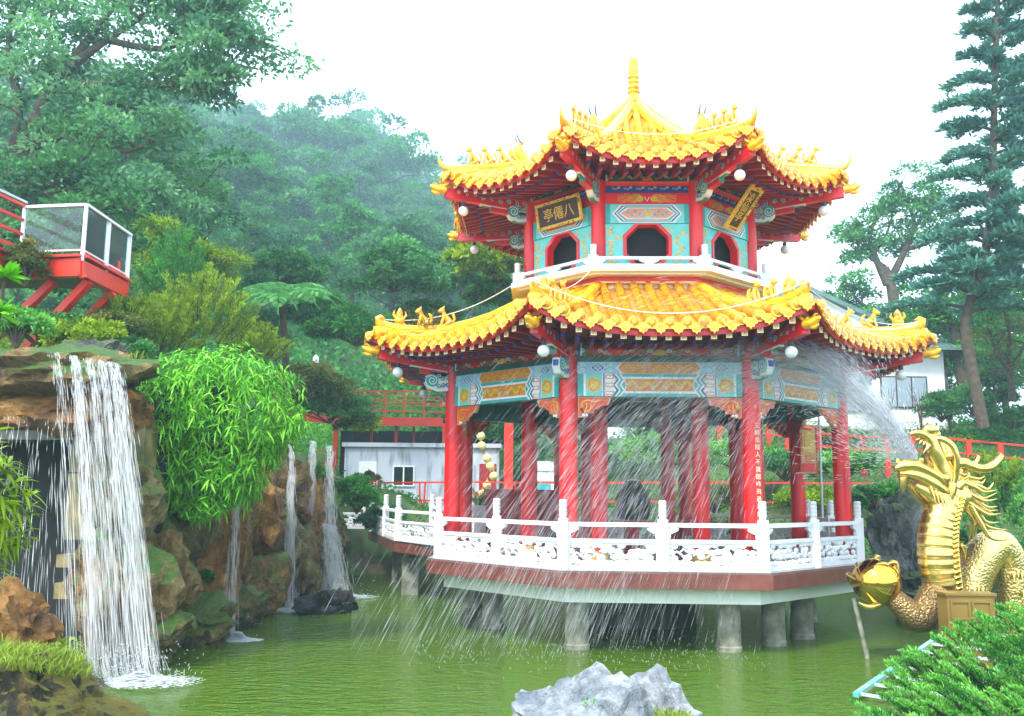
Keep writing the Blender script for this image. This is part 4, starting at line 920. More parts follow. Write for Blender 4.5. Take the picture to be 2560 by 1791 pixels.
def rock(c, size, mat, label=None, seed=0, sub=4, rz=0, amp=.28, layer=0, name='rock', flat=0, group=None):
    bm = bmesh.new(); bmesh.ops.create_icosphere(bm, subdivisions=sub, radius=1); o3 = Vector((seed*7.3, seed*3.1, seed*1.7)); q = random.Random(seed)
    cuts = [(Vector((q.uniform(-1,1),q.uniform(-1,1),q.uniform(-.7,1))).normalized(), q.uniform(.62,.88)) for _ in range(14)]
    for v in bm.verts:
        p = v.co.copy()
        for n_, d_ in cuts:
            t = p.dot(n_)-d_
            if t > 0: p -= n_*t*.9
        k = 1 + amp*noise.noise(v.co*1.3+o3) + amp*.6*noise.noise(v.co*3.1+o3)+ amp*.4*noise.noise(v.co*7+o3)+ amp*.25*noise.noise(v.co*15+o3)
        cr2 = noise.cell(v.co*2.2+o3) if False else 0
        dd = noise.voronoi(v.co*1.9+o3)[0]; k -= amp*.5*max(0, .12-(dd[1]-dd[0]))/.12*.5
        p *= k
        if layer: p.z += .05*layer*math.sin(v.co.z*18+3*noise.noise(v.co*2+o3)); p.xy *= 1+.06*layer*math.sin(v.co.z*22+2*noise.noise(v.co*2+o3))
        if flat: p.z = max(p.z, -flat)
        v.co = Vector((p.x*size[0], p.y*size[1], p.z*size[2]))
    me = bpy.data.meshes.new(name); bm.to_mesh(me); bm.free(); me.shade_smooth(); me.set_sharp_from_angle(angle=R_(32)); me.materials.append(M[mat])
    o = bpy.data.objects.new(name, me); C.objects.link(o); o.location = c; o.rotation_euler = (0,0,rz)
    return tag(o, label, 'rock', group)
rock((.9,8.6,.5), (.98,.7,.72), 'r_pale', 'large pale grey fissured rock in front of the pavilion at the bottom edge', 3, 5, .2, .24, .5)
rock((1.45,8.72,.62), (.38,.34,.52), 'r_pale', 'cream knobbly rock joined to the right side of the large pale rock', 5, 4, 0, .35)
rock((2.85,8.0,.42), (.55,.4,.42), 'r_grey', 'dark grey rounded rock under the foreground junipers', 8, 4, 0, .25)
rock((4.2,7.6,.35), (.8,.5,.5), 'r_grey', 'dark rock half hidden beneath the foreground junipers at right', 9, 4, .4, .25)
rock((-5.3,10.75,.12), (1.12,.8,.98), 'r_dark', 'dark boulder with grass on top at the lower left edge of the pond', 11, 5, .1, .22)
rock((-6.5,11.3,.1), (1.0,.9,.9), 'r_dark', 'mossy boulder behind the dark grass topped boulder', 12, 4, .6, .3)
rock(tuple(at(738,1352,21.6)*Vector((1,1,0)) if False else (-4.28,21.6,.12)), (.78,.45,.42), 'r_black', 'wet black jagged rock standing in the pond', 14, 4, .15, .4)
rock((-3.82,21.7,.2), (.36,.3,.34), 'r_black', 'small black craggy rock beside the wet black rock', 15, 4, 0, .45)
# waterfall cliff
CL = [  # (x, y, z, sx, sy, sz, mat, label)
 (-7.75,15.3,4.62,1.7,.95,.52,'r_brown','flat ledge rock the main waterfall spills over'),
 (-7.9,15.5,4.05,1.7,.75,.46,'r_ochre','ochre overhanging rock just under the waterfall ledge'),
 (-6.55,15.2,4.0,.55,.6,.5,'r_ochre','ochre rock behind the top right of the main waterfall'),
 (-6.75,12.9,.85,.72,.6,.78,'r_ochre','rounded orange brown boulder left of the waterfall foot'),
 (-6.2,15.0,1.2,.8,.7,1.0,'r_brown','brown rock wall behind the lower part of the main waterfall'),
 (-6.3,15.2,2.7,.7,.6,.9,'r_olive','olive rock under the green bamboo beside the main waterfall'),
 (-5.75,15.3,.45,.6,.5,.55,'r_olive','low wet rock right of the foot of the main waterfall'),
 (-6.2,16.4,1.5,.7,.6,1.1,'r_brown','tall mossy rock just right of the main waterfall'),
 (-6.0,17.2,.4,.7,.6,.55,'r_olive','olive rock at the waterline below the bamboo'),
 (-6.5,17.4,2.6,.8,.8,1.1,'r_olive','dark rock face directly below the bamboo'),
 (-6.15,18.5,1.2,.65,.6,1.3,'r_ochre','upright ochre rock behind the thin second waterfall'),
 (-5.95,19.4,.35,.7,.6,.5,'r_olive','rounded rock at the waterline by the thin waterfall'),
 (-6.35,19.9,1.7,.75,.7,1.25,'r_brown','broad brown rock right of the thin second waterfall'),
 (-6.6,19.4,3.3,.9,.9,.9,'r_brown','weathered rock at the cliff top right of the bamboo'),
 (-5.95,21.3,.6,.6,.6,.75,'r_brown','brown boulder at the waterline left of the black rock'),
 (-6.3,21.9,2.3,.75,.7,1.1,'r_ochre','reddish rock high on the cliff between the thin waterfalls'),
 (-6.0,23.1,1.1,.6,.7,1.1,'r_olive','mossy rock between the two right hand cascades'),
 (-6.35,24.0,3.0,.8,.8,1.0,'r_brown','cliff top rock above the third waterfall'),
 (-5.85,24.9,.8,.6,.7,.9,'r_brown','wet brown rock behind the third waterfall'),
 (-6.2,26.0,2.4,.8,.8,1.2,'r_ochre','orange brown cliff rock behind the fourth waterfall'),
 (-5.8,27.0,.7,.6,.7,.8,'r_olive','dark rock at the waterline below the fourth waterfall'),
 (-6.3,27.9,3.0,.8,.8,1.0,'r_brown','last cliff top rock before the grey hut'),
 (-5.9,29.0,1.1,.7,.8,1.0,'r_olive','ivy grown rock at the right end of the cliff'),
]
for i, (x, y, z, a, b, c, mt, lb) in enumerate(CL): rock((x+(.3 if y > 17 else 0),y,z), (a*1.1,b*1.1,c*(1.2 if y > 17 else 1)), mt, lb, 30+i, 4, rnd.uniform(-.6,.6) if c > .3 else 0, .3, .4 if c < .3 else .15)
rock((-7.4,16.2,5.15), (.55,.35,.3), 'r_grey', 'pale grey knotted rock lying above the waterfall ledge', 61, 4, .2, .4)
rock((-6.35,17.6,4.7), (.5,.4,.55), 'r_dark', 'dark rock under the junipers behind the bamboo', 62, 4, .2, .3)
rock((9.0,21.9,1.75), (.78,.6,1.45), 'r_grey', 'tall grey standing rock behind the golden dragon', 63, 5, .3, .32, 1)
rock((9.9,22.4,2.1), (.5,.5,1.2), 'r_grey', 'second upright grey rock behind the dragon neck', 66, 4, .3, .32, 1)
rock((9.5,20.4,.55), (1.3,.9,.38), 'r_grey', 'flat layered grey rock at the waterline behind the gold ball', 64, 5, .1, .3, 2)
rock((9.7,20.8,1.0), (1.1,.8,.22), 'r_grey', 'thin upper slab of layered grey rock behind the dragon', 65, 4, -.1, .3, 2)
rock((8.95,20.9,.15), (.5,.5,.5), 'r_olive', 'small dark rock between the deck corner and the gold ball', 67, 4, 0, .3)
# grotto masonry behind the fall
gr = empty('grotto_wall', (0,0,0), 0, 'grotto wall of tan stone blocks with shade painted black behind the main waterfall', 'wall')
M['tan'] = mk('wet_tan_stone', (.34,.26,.11), .45, col2=(.13,.12,.05), vs=2, bump=.2, bs=6)
m = MB().mat('black').box(-9.5,16.0,-.5,-6.0,16.2,4.3); m.build('recess_shade_sheet', gr)  # black backing painted in for the shade of the grotto openings
m = MB().mat('tan').box(-7.28,15.25,1.95,-6.62,15.9,3.02).box(-7.28,15.25,3.04,-6.62,15.9,3.85).box(-6.6,15.3,2.0,-6.1,15.9,3.0).box(-6.6,15.3,3.02,-6.1,15.9,3.9).box(-7.4,15.3,1.5,-7.2,15.7,1.7).box(-7.4,15.3,1.0,-7.15,15.8,1.25); m.build('stone_block', gr)
m = MB().mat('dconc').box(-9.5,14.9,3.55,-6.9,15.9,3.7); m.build('ledge', gr)
# ================================================================= falling water
M['fall'] = mk('falling_water', (.80,.87,.92), .25, spec=.6)
nf = M['fall'].node_tree; M['fall'].node_tree.nodes['Principled BSDF'].inputs['Base Color'].default_value = (.92,.95,.97,1); tr_ = nf.nodes.new('ShaderNodeBsdfTransparent'); mf = nf.nodes.new('ShaderNodeMixShader'); mf.inputs[0].default_value = .66
nf.links.new(nf.nodes['Principled BSDF'].outputs[0], mf.inputs[1]); nf.links.new(tr_.outputs[0], mf.inputs[2]); nf.links.new(mf.outputs[0], nf.nodes['Material Output'].inputs[0])
M['foam'] = mk('white_foam', (.82,.88,.9), .5)
def slivers(P, Q, W_):
    """thin three-sided drops stretched from P to Q"""
    D = Q-P; L = np.linalg.norm(D, axis=1, keepdims=True); D = D/np.maximum(L,1e-6); A = np.cross(D, np.array([0.3,1,.1])); A /= np.maximum(np.linalg.norm(A,axis=1,keepdims=True),1e-6); B = np.cross(D, A)
    Mi = P+(Q-P)*.6; w = W_[:,None]; V = np.stack([P, Mi+A*w, Mi-.5*A*w+.87*B*w, Mi-.5*A*w-.87*B*w, Q], 1).reshape(-1,3); o = np.arange(len(P))[:,None]*5
    F = np.concatenate([o+np.array([[0,1,2]]), o+np.array([[0,2,3]]), o+np.array([[0,3,1]]), o+np.array([[4,2,1]]), o+np.array([[4,3,2]]), o+np.array([[4,1,3]])], 0)
    return V, F
def cascade(lip0, lip1, zb, n, label, out=(.25,-.5), bands=None, wd=.012, seed=0, spread=.25, sheet=True, foam=(.5,.3), bx=0):
    g = np.random.default_rng(seed); r = empty('waterfall', (lip0[0],lip0[1],0), 0, label, 'waterfall'); o = np.array([lip0[0],lip0[1],0])
    a, b = np.array(lip0)-o, np.array(lip1)-o
    if bands: 
        c = g.choice(len(bands), n, p=np.array([q[2] for q in bands])/sum(q[2] for q in bands)); s = np.array([bands[i][0] for i in c])+g.normal(0,1,n)*np.array([bands[i][1] for i in c])
    else: s = g.random(n)
    s = np.clip(s, -.05, 1.05); H = a[2]-zb; v0 = np.stack([np.full(n,out[0]), np.full(n,out[1]), np.zeros(n)],1)*(1+g.normal(0,spread,(n,1))); tend = math.sqrt(2*H/9.8)
    t = tend*g.random(n)**.85; dt = g.uniform(.02,.13,n)
    lat = (s*2-1)*0.12+g.normal(0,.05,n)
    def pos(t): 
        p = a+(b-a)*s[:,None]+v0*t[:,None]; p[:,2] -= 4.9*t*t; p[:,0] += (lat+bx)*t/tend*(t/tend); return p
    P, Q = pos(t), pos(t+dt); Q[:,2] = np.maximum(Q[:,2], zb)
    V, F = slivers(P, Q, g.uniform(.5,1.2,n)*wd); so = npmesh('falling_strands', V, F, M['fall'], r)
    so['kind'] = 'stuff'
    if foam:
        k = 2200; e = pos(np.full(n, tend)); cx_, cy_ = e[:,0].mean(), e[:,1].mean(); R = g.random(k)**1.3; th = g.random(k)*2*PI
        x = cx_+foam[0]*R*np.cos(th)+foam[0]*.35; y = cy_+foam[1]*R*np.sin(th)-foam[1]*.3; sz = g.uniform(.012,.05,k)*(1.25-R); z = .006+.14*(1-R)**3*g.random(k)
        ring_ = np.arange(6)*PI/3; VV = np.stack([x[:,None]+sz[:,None]*1.6*np.cos(ring_), y[:,None]+sz[:,None]*np.sin(ring_), np.repeat(z[:,None],6,1)],2).reshape(-1,3); FF = np.arange(k*6).reshape(-1,6)
        fo = npmesh('foam', VV, FF, M['foam'], r); fo['kind'] = 'stuff'
        k = int(n*.12); th = g.random(k)*2*PI; R = g.random(k)*foam[0]*1.3; P = np.stack([cx_+R*np.cos(th), cy_+R*.6*np.sin(th), g.random(k)**2*.5],1); Q = P+g.normal(0,.03,(k,3)); V, F = slivers(P,Q,np.full(k,.006)); dr = npmesh('splash', V, F, M['foam'], r); dr['kind'] = 'stuff'
    return r
cascade((-7.22,14.2,4.9), (-6.3,14.52,4.77), 0, 4300, 'broad main waterfall pouring off the mossy ledge at left', (.35,-.30), [(.08,.03,.8),(.3,.02,1.6),(.36,.015,2.4),(.56,.035,2.2),(.74,.03,2.4),(.88,.035,3.2),(.97,.02,2),(.5,.35,.8)], .0050, 1, .35, foam=(.95,.55), bx=.55)
cascade((-7.9,14.3,3.9), (-7.1,14.4,3.9), .9, 160, 'sparse drips falling across the dark grotto opening', (.0,-.1), None, .006, 2, .3, foam=None)
cascade((-5.3,17.8,2.95), (-5.2,17.9,2.9), 0, 450, 'thin second waterfall over the ochre rock below the bamboo', (.0,-.05), [(.5,.2,1)], .0055, 3, .3, foam=(.5,.3))
cascade((-5.42,22.3,3.95), (-5.26,22.4,3.9), 0, 900, 'narrow third waterfall left of the double cascade', (.18,-.05), [(.4,.15,1)], .006, 4, .3, foam=(.8,.6))
cascade((-5.55,25.5,4.15), (-4.95,25.7,4.0), 1.7, 1300, 'twin upper cascade at the right end of the cliff', (.1,-.1), [(.1,.06,2),(.8,.08,1.5)], .006, 5, .3, foam=None)
cascade((-5.1,25.2,1.9), (-4.8,25.3,1.85), 0, 1500, 'lower fan of water below the twin cascade', (.5,-.3), [(.5,.3,1)], .006, 6, .5, foam=(.9,.6))
# ================================================================= golden dragon fountain
YD = 16.3
def hp(zx, zy, dy=0):                  # point of the head, read in a 4.46x enlargement
    return at((2180+zx/4.4605)*.89688, (1040+zy/4.4605)*.89688, YD+dy)
def dp(u, v, dy=0): return at(u, v, YD+dy)
dg_o = dp(2110,1420); dg_o.z = 0
dr = empty('dragon_statue', (0,0,0), 0, 'golden dragon fountain statue spouting water over the pond', 'statue')
def spline(pts, n):
    pts = [Vector(p) for p in pts]; out = []
    P = [pts[0]]+pts+[pts[-1]]
    for i in range(1, len(P)-2):
        for k in range(n):
            t = k/n; a, b, c, d = P[i-1], P[i], P[i+1], P[i+2]
            out.append(.5*((2*b)+(c-a)*t+(2*a-5*b+4*c-d)*t*t+(3*b-a-3*c+d)*t**3))
    out.append(pts[-1]); return out
def sint(v, n): 
    o = []
    for i in range(len(v)-1):
        for k in range(n): o.append(v[i]+(v[i+1]-v[i])*k/n)
    return o+[v[-1]]
# scale relief: voronoi bump on the flanks
gm = M['gcast'].node_tree; 
def scalemat(name, base, sc, strength, rough, metal):
    m = mk(name, base, rough, metal, var=.35, vs=3); n = m.node_tree.nodes; l = m.node_tree.links; vo = n.new('ShaderNodeTexVoronoi'); vo.inputs['Scale'].default_value = sc
    tc = n.new('ShaderNodeTexCoord'); l.new(tc.outputs['Object'], vo.inputs['Vector']); bp = n.new('ShaderNodeBump'); bp.inputs['Strength'].default_value = strength; bp.inputs['Distance'].default_value = .02; bp.invert = True; l.new(vo.outputs['Distance'], bp.inputs['Height']); l.new(bp.outputs[0], n['Principled BSDF'].inputs['Normal']); return m
M['gscale'] = scalemat('gold_scales', (.93,.72,.28), 22, .6, .26, .9); M['gscaled'] = scalemat('dark_bronze_scales', (.30,.19,.07), 26, 1.0, .35, .7)
# neck and chest: one swept body; belly plates on the left/front, scales on the right flank
np_ = spline([dp(2150,1425,.1),dp(2128,1380,.05),dp(2112,1310,0),dp(2103,1240,0),dp(2106,1180,.05),dp(2122,1125,.1),dp(2132,1085,.15),dp(2128,1050,.15)], 6); nr = sint([.24,.29,.325,.345,.33,.30,.275,.24], 6)
NS = 28; vs = []; fs = []; mi = []; m = MB(); m.mat('gcast'); m.mat('gscale')
K = len(np_); arc = 0; rows = []
for i, p in enumerate(np_):
    # resample each plate with a raised lip
    rows.append((p, nr[i]))
dens = []; 
for i in range(K-1):
    for k in range(3): dens.append((rows[i][0].lerp(rows[i+1][0], k/3), rows[i][1]+(rows[i+1][1]-rows[i][1])*k/3))
dens.append(rows[-1]); K = len(dens); L = 0
for i, (p, r) in enumerate(dens):
    d = (dens[min(i+1,K-1)][0]-dens[max(i-1,0)][0]).normalized(); a = Vector((1,0,0)); a = (a-d*a.dot(d)).normalized(); b = d.cross(a)
    if i: L += (p-dens[i-1][0]).length
    ph = (L % .155)/.155
    for j in range(NS):
        t = 2*PI*j/NS; u = a*math.cos(t)+b*math.sin(t); belly = u.x < .05 + .25*u.y*-1
        front = u.y < 0
        isb = (u.x*(-.75)+u.y*(-.65)) > .12
        rr = r*(1+(.055*(1-ph)**1.0-.02 if isb else .02)); vs.append(p+Vector((u.x*rr, u.y*rr*.9, u.z*rr)))
for i in range(K-1):
    for j in range(NS):
        fs.append((i*NS+j, i*NS+(j+1)%NS, (i+1)*NS+(j+1)%NS, (i+1)*NS+j)); t = 2*PI*(j+.5)/NS; p = dens[i][0]; q = vs[i*NS+j]-p; mi.append(0 if (-.75*q.x-.65*q.y)/max(q.length,1e-4) > .12 else 1)
m.v = [tuple(v) for v in vs]; m.f = fs; m.m = mi
bd_ = m.build('neck', dr, 40)
m = MB().mat('gdark'); L = 0; last = 0
for i in range(1, K-2):
    L += (dens[i][0]-dens[i-1][0]).length
    if L-last > .155:
        last = L; p, r = dens[i]; d = (dens[i+1][0]-dens[i-1][0]).normalized(); arc_ = []
        for t in range(15):
            an = R_(190+t*6.5); u = Vector((math.cos(an), math.sin(an)*.9, 0)); u = u-d*u.dot(d); arc_.append(p+u*r*1.012)
        m.tube(arc_, [.009]*15, 5)
m.build('plate_seam', dr)
# saw-edged border between plates and scales
m = MB().mat('gcast')
for i in range(4, K-6, 3):
    p, r = dens[i]; q = p+Vector((.45*r,-.86*r*.9,0)); m.tube([q, q+Vector((.05,-.035,.03)), q+Vector((.07,-.02,.10))], [.045,.03,.004], 5)
m.build('crest', dr)
# rear coils of the body
m = MB().mat('gscale')
m.tube(spline([dp(2190,1460,.7),dp(2175,1400,.7),dp(2178,1320,.75),dp(2200,1255,.8),dp(2235,1225,.85),dp(2262,1260,.9),dp(2272,1330,.9),dp(2280,1420,.9)],5), sint([.25,.29,.32,.34,.32,.30,.28,.26],5), 22)
m.tube(spline([dp(2255,1380,1.3),dp(2275,1310,1.3),dp(2310,1270,1.3),dp(2370,1280,1.4),dp(2420,1400,1.5)],5), sint([.2,.26,.28,.28,.25],5), 20)
m.build('body_coil', dr, 50)
for u, v in ((2180,1325),(2268,1290),(2290,1330)):
    for k in range(3): c = dp(u+k*9, v+abs(k-1)*6, .35); MB().mat('gcast').tube([c, c+Vector((.02,-.08,.07)), c+Vector((.0,-.1,-.03))], [.05,.045,.01], 7).build('claw', dr, 50)
# forearm holding the ball
arm = MB().mat('gscaled'); arm.tube(spline([dp(2125,1290,.2),dp(2100,1330,-.05),dp(2062,1385,-.15),dp(2030,1365,-.15),dp(1998,1335,-.1),dp(1985,1315,-.05)],5), sint([.2,.26,.26,.21,.17,.15],5), 16); arm.build('foreleg', dr, 50)
m = MB().mat('gcast')
for pts in (((1985,1350,-.1),(1950,1362,-.25),(1925,1352,-.28)),((2000,1320,-.1),(2010,1285,-.1),(2005,1262,-.12),(1985,1268,-.2)),((1985,1300,.2),(1972,1262,.25),(1965,1250,.1),(1955,1262,-.05)),((1960,1310,.3),(1935,1275,.3),(1922,1268,.15),(1930,1285,-.02)),((1945,1320,.28),(1918,1310,.25),(1903,1290,.1),(1918,1300,-.12))):
    MB().mat('gcast').tube(spline([dp(*p) for p in pts],4), sint([.075,.07,.055,.012][:len(pts)] if len(pts)==4 else [.07,.055,.015],4), 9).build('claw', dr, 50)
bc = dp(1965,1306,0); o = MB().mat('gball').ball((0,0,0), .41, 40, 26).build('golden_ball', None, 60); o.location = bc; tag(o, 'polished gold ball gripped in the claws of the dragon', 'ball')
o = MB().mat('conc').tube([(0,0,-.5),(.02,0,.05),(-.17,.0,1.0)], [.045,.045,.04], 10).build('support_pipe', None, 50); p_ = dp(1950,1436,.0); o.location = (p_.x-.02, p_.y+.15, .0); tag(o, 'slanting pale pipe propping up the gold ball from the water', 'pipe')
# --- head
m = MB().mat('gcast')
# lower jaw: chin to hinge
m.tube(spline([hp(250,600,-.15),hp(330,560,-.15),hp(460,560,-.12),hp(640,640,-.05),hp(760,720,0),hp(900,850,.05)],5), sint([.07,.13,.14,.13,.15,.2],5), 16, flat=.85)
m.tube(spline([hp(300,640,-.12),hp(480,660,-.14),hp(680,760,-.08),hp(860,900,0)],5), sint([.06,.10,.12,.12],5), 12)
m.tube(spline([hp(480,760,.05),hp(640,860,.05),hp(780,960,.08),hp(800,1060,.1)],5), sint([.1,.2,.26,.28],5), 16)
# upper jaw and skull
m.tube(spline([hp(560,200,-.05),hp(640,260,-.05),hp(690,380,-.02),hp(760,520,.02),hp(830,680,.05),hp(900,850,.08)],5), sint([.06,.12,.15,.16,.19,.24],5), 16, flat=1.2)
m.tube(spline([hp(700,230,.1),hp(780,380,.12),hp(860,520,.15),hp(930,720,.18),hp(980,900,.2)],5), sint([.09,.15,.22,.27,.27],5), 18)
m.ball(hp(870,450,-.1), .085, 12, 8).ball(hp(800,420,-.05), .07, 10, 7).ball(hp(985,900,.0), .22, 14, 10, (1,.8,1.2))
m.build('head', dr, 60)
m = MB().mat('gdark'); m.tube(spline([hp(600,420,.05),hp(650,540,.05),hp(740,640,.05)],4), sint([.07,.12,.1],4), 10); m.build('mouth_lining', dr, 60)
m = MB().mat('gcast')
m.ball(hp(640,160,-.05), .15, 14, 9, (1.1,.8,.7)); m.ball(hp(700,210,.0), .1, 10, 7)
m.tube([hp(590,150,-.1),hp(600,200,-.12)], [.03,.004], 6).tube([hp(630,170,-.12),hp(640,220,-.14)], [.03,.004], 6)
m.build('nose', dr, 60)
m = MB().mat('gcast')
for a, b, r in (((640,330),(575,415),.05),((520,250),(480,275),.035),((555,270),(530,310),.03),((590,290),(570,330),.03),((620,310),(605,350),.03),((345,690),(345,860),.085),((285,490),(275,540),.04),((545,480),(560,570),.06)):
    A, B = hp(*a,-.14), hp(*b,-.17); MB().mat('gcast').tube([A, A.lerp(B,.5), B], [r, r*.8, .008], 8).build('tooth', dr, 60)
for i in range(4): A, B = hp(650+55*i,790+45*i,-.15), hp(720+40*i,990+12*i,-.2); MB().mat('gcast').tube([A,A.lerp(B,.5),B], [.04,.03,.005], 6).build('chin_spike', dr, 60)
m = MB().mat('gcast')
m.tube(spline([hp(700,250,-.1),hp(800,265,-.15),hp(900,340,-.2),hp(945,480,-.2),hp(940,640,-.15),hp(900,790,-.1)],5), sint([.035,.055,.055,.05,.05,.06],5), 10)
m.tube(spline([hp(660,340,-.12),hp(600,230,-.16),hp(500,190,-.2),hp(420,205,-.22)],5), sint([.06,.07,.06,.03],5), 10)
m.build('whisker', dr, 60)
m = MB().mat('gcast')
m.tube(spline([hp(900,540,.0),hp(1010,530,-.02),hp(1100,560,-.05),hp(1200,590,-.05),hp(1320,575,-.05),hp(1400,510,-.05),hp(1450,440,-.05)],5), sint([.12,.11,.09,.08,.08,.07,.045],5), 12)
m.tube(spline([hp(1000,560,.3),hp(1100,560,.3),hp(1160,520,.3),hp(1185,450,.3)],5), sint([.08,.07,.055,.04],5), 10)
m.build('horn', dr, 60)
sp_ = [((960,640),(1100,690),(1200,700),(1260,670)),((980,690),(1120,730),(1220,750),(1265,700)),((1000,740),(1150,800),(1250,850),(1400,825)),((1020,730),(1180,780),(1290,820),(1355,745)),((1040,800),(1160,880),(1250,920),(1390,860)),
 ((1050,850),(1160,910),(1270,950),(1400,925)),((1050,900),(1180,960),(1290,1020),(1400,1010)),((1050,930),(1180,1010),(1300,1060),(1400,1050)),((1060,960),(1180,1040),(1300,1100),(1440,1090)),((1080,980),(1180,1060),(1270,1180),(1420,1190)),
 ((1060,1040),(1170,1130),(1300,1240),(1520,1275)),((1100,1010),(1200,1180),(1300,1340),(1400,1385),(1535,1380)),((1050,1040),(1130,1130),(1160,1260),(1150,1380)),((1140,1100),(1170,1180),(1180,1260)),((1090,1210),(1100,1300),(1080,1390)),((1130,1210),(1130,1300),(1130,1380)),((990,1400),(1000,1500),(1000,1600)),((1010,1450),(1040,1530),(1040,1600)),
 ((960,690),(1020,640),(1100,620)),((920,1010),(900,1060),(890,1110)),((960,760),(1100,900),(1300,1060),(1545,1200))]
m = MB().mat('gcast')
for i, s in enumerate(sp_):
    pts = spline([hp(a,b,.05*math.sin(i*2.1)-.05) for a,b in s],5); n = len(pts); r0 = .055 if i != 20 else .014
    m.tube(pts, [r0*(1-.92*(k/(n-1))**1.4) for k in range(n)], 8)
for a, b, r in (((900,760),(890,960),.09),((960,790),(1020,700),.1),((900,920),(850,1040),.07),((820,690),(840,760),.09)): A,B = hp(*a,-.1),hp(*b,-.16); m.tube([A,A.lerp(B,.5),B], [r,r*.8,.01], 8)
for i in range(12): A = hp(400+i*22,700+i*22,.1); B = hp(410+i*18,850+i*22,.12); m.tube([A,A.lerp(B,.5)+Vector((.02,0,0)),B], [.035,.025,.004], 6)
m.build('mane', dr, 60)
# pedestal: bronze panelled cabinet
pd = empty('bronze_cabinet', (0,0,0), 0, 'gold brown panelled cabinet standing at the foot of the dragon', 'pedestal')
m = MB().mat('gdark' if False else 'gcab' if 'gcab' in M else 'gdark'); M['gcab'] = mk('gold_brown_paint', (.30,.19,.04), .45, metal=.3, var=.2, vs=3)
a_ = dp(2122,1330,-.9); x0_, y0_, zt = a_.x, a_.y, a_.z
m = MB().mat('gcab').box(x0_,y0_,-.4,x0_+.78,y0_+.35,zt-.04).box(x0_-.03,y0_-.03,zt-.039,x0_+.81,y0_+.38,zt)
for i in range(2):
    for j in range(3):
        X_, Z_ = x0_+.05+i*.35, zt-.42-j*.36
        m.box(X_,y0_-.025,Z_,X_+.32,y0_-.002,Z_+.03).box(X_,y0_-.025,Z_+.27,X_+.32,y0_-.002,Z_+.3).box(X_,y0_-.025,Z_+.031,X_+.03,y0_-.002,Z_+.269).box(X_+.29,y0_-.025,Z_+.031,X_+.32,y0_-.002,Z_+.269)
m.build('panel', pd)
# ================================================================= vegetation
def unit(A): return A/np.maximum(np.linalg.norm(A, axis=1, keepdims=True), 1e-6)
def leafq(P, D, L, Wd, g, droop=.0):
    """diamond leaves from base P along D"""
    S = unit(np.cross(D, g.normal(0,1,P.shape))); n = len(P); L = np.broadcast_to(L, n)[:,None]; Wd = np.broadcast_to(Wd, n)[:,None]
    M1 = P+D*L*.45; T = P+D*L; T[:,2:] -= droop*L
    V = np.stack([P, M1-S*Wd/2, T, M1+S*Wd/2], 1).reshape(-1,3); return V, np.arange(n*4).reshape(-1,4)
def leafl(P, D, L, Wd, g, droop=.25):
    """long lance leaf made of three quads, arching"""
    n = len(P); S = unit(np.cross(D, np.array([0,0,1.0])+g.normal(0,.35,P.shape))); L = np.broadcast_to(L, n)[:,None]; Wd = np.broadcast_to(Wd, n)[:,None]; z = np.array([0,0,1.0])
    a = P+D*L*.3; b = P+D*L*.68-z*L*droop*.35; t = P+D*L-z*L*droop
    V = np.stack([P-S*Wd*.12, P+S*Wd*.12, a+S*Wd*.5, a-S*Wd*.5, b+S*Wd*.38, b-S*Wd*.38, t+S*Wd*.03, t-S*Wd*.03],1).reshape(-1,3)
    o = np.arange(n)[:,None]*8; F = np.concatenate([o+np.array([[0,1,2,3]]), o+np.array([[3,2,4,5]]), o+np.array([[5,4,6,7]])],0); return V, F
def clumps(cs, rs, per, g, up=.35, shell=.75, flat=.75):
    """leaf base points and directions spread through leafy clumps"""
    cs = np.asarray(cs, float); rs = np.asarray(rs, float); k = len(cs); idx = np.repeat(np.arange(k), per); N = unit(g.normal(0,1,(k*per,3))); N[:,2] = np.where(N[:,2] < -.3, -N[:,2]*.6, N[:,2])
    r = (shell+(1-shell)*g.random(k*per))*g.uniform(.8,1.15,k*per); P = cs[idx]+N*(rs[idx]*r)[:,None]*np.array([1,1,flat]); D = unit(N+g.normal(0,.7,N.shape)+np.array([0,0,up])); return P, D, idx
def tonev(idx, g, k, base=.45, sp=.3, n=1): 
    ct = g.normal(0,sp,k); return np.clip(base+ct[idx]+g.normal(0,.22,len(idx)), 0, 1)
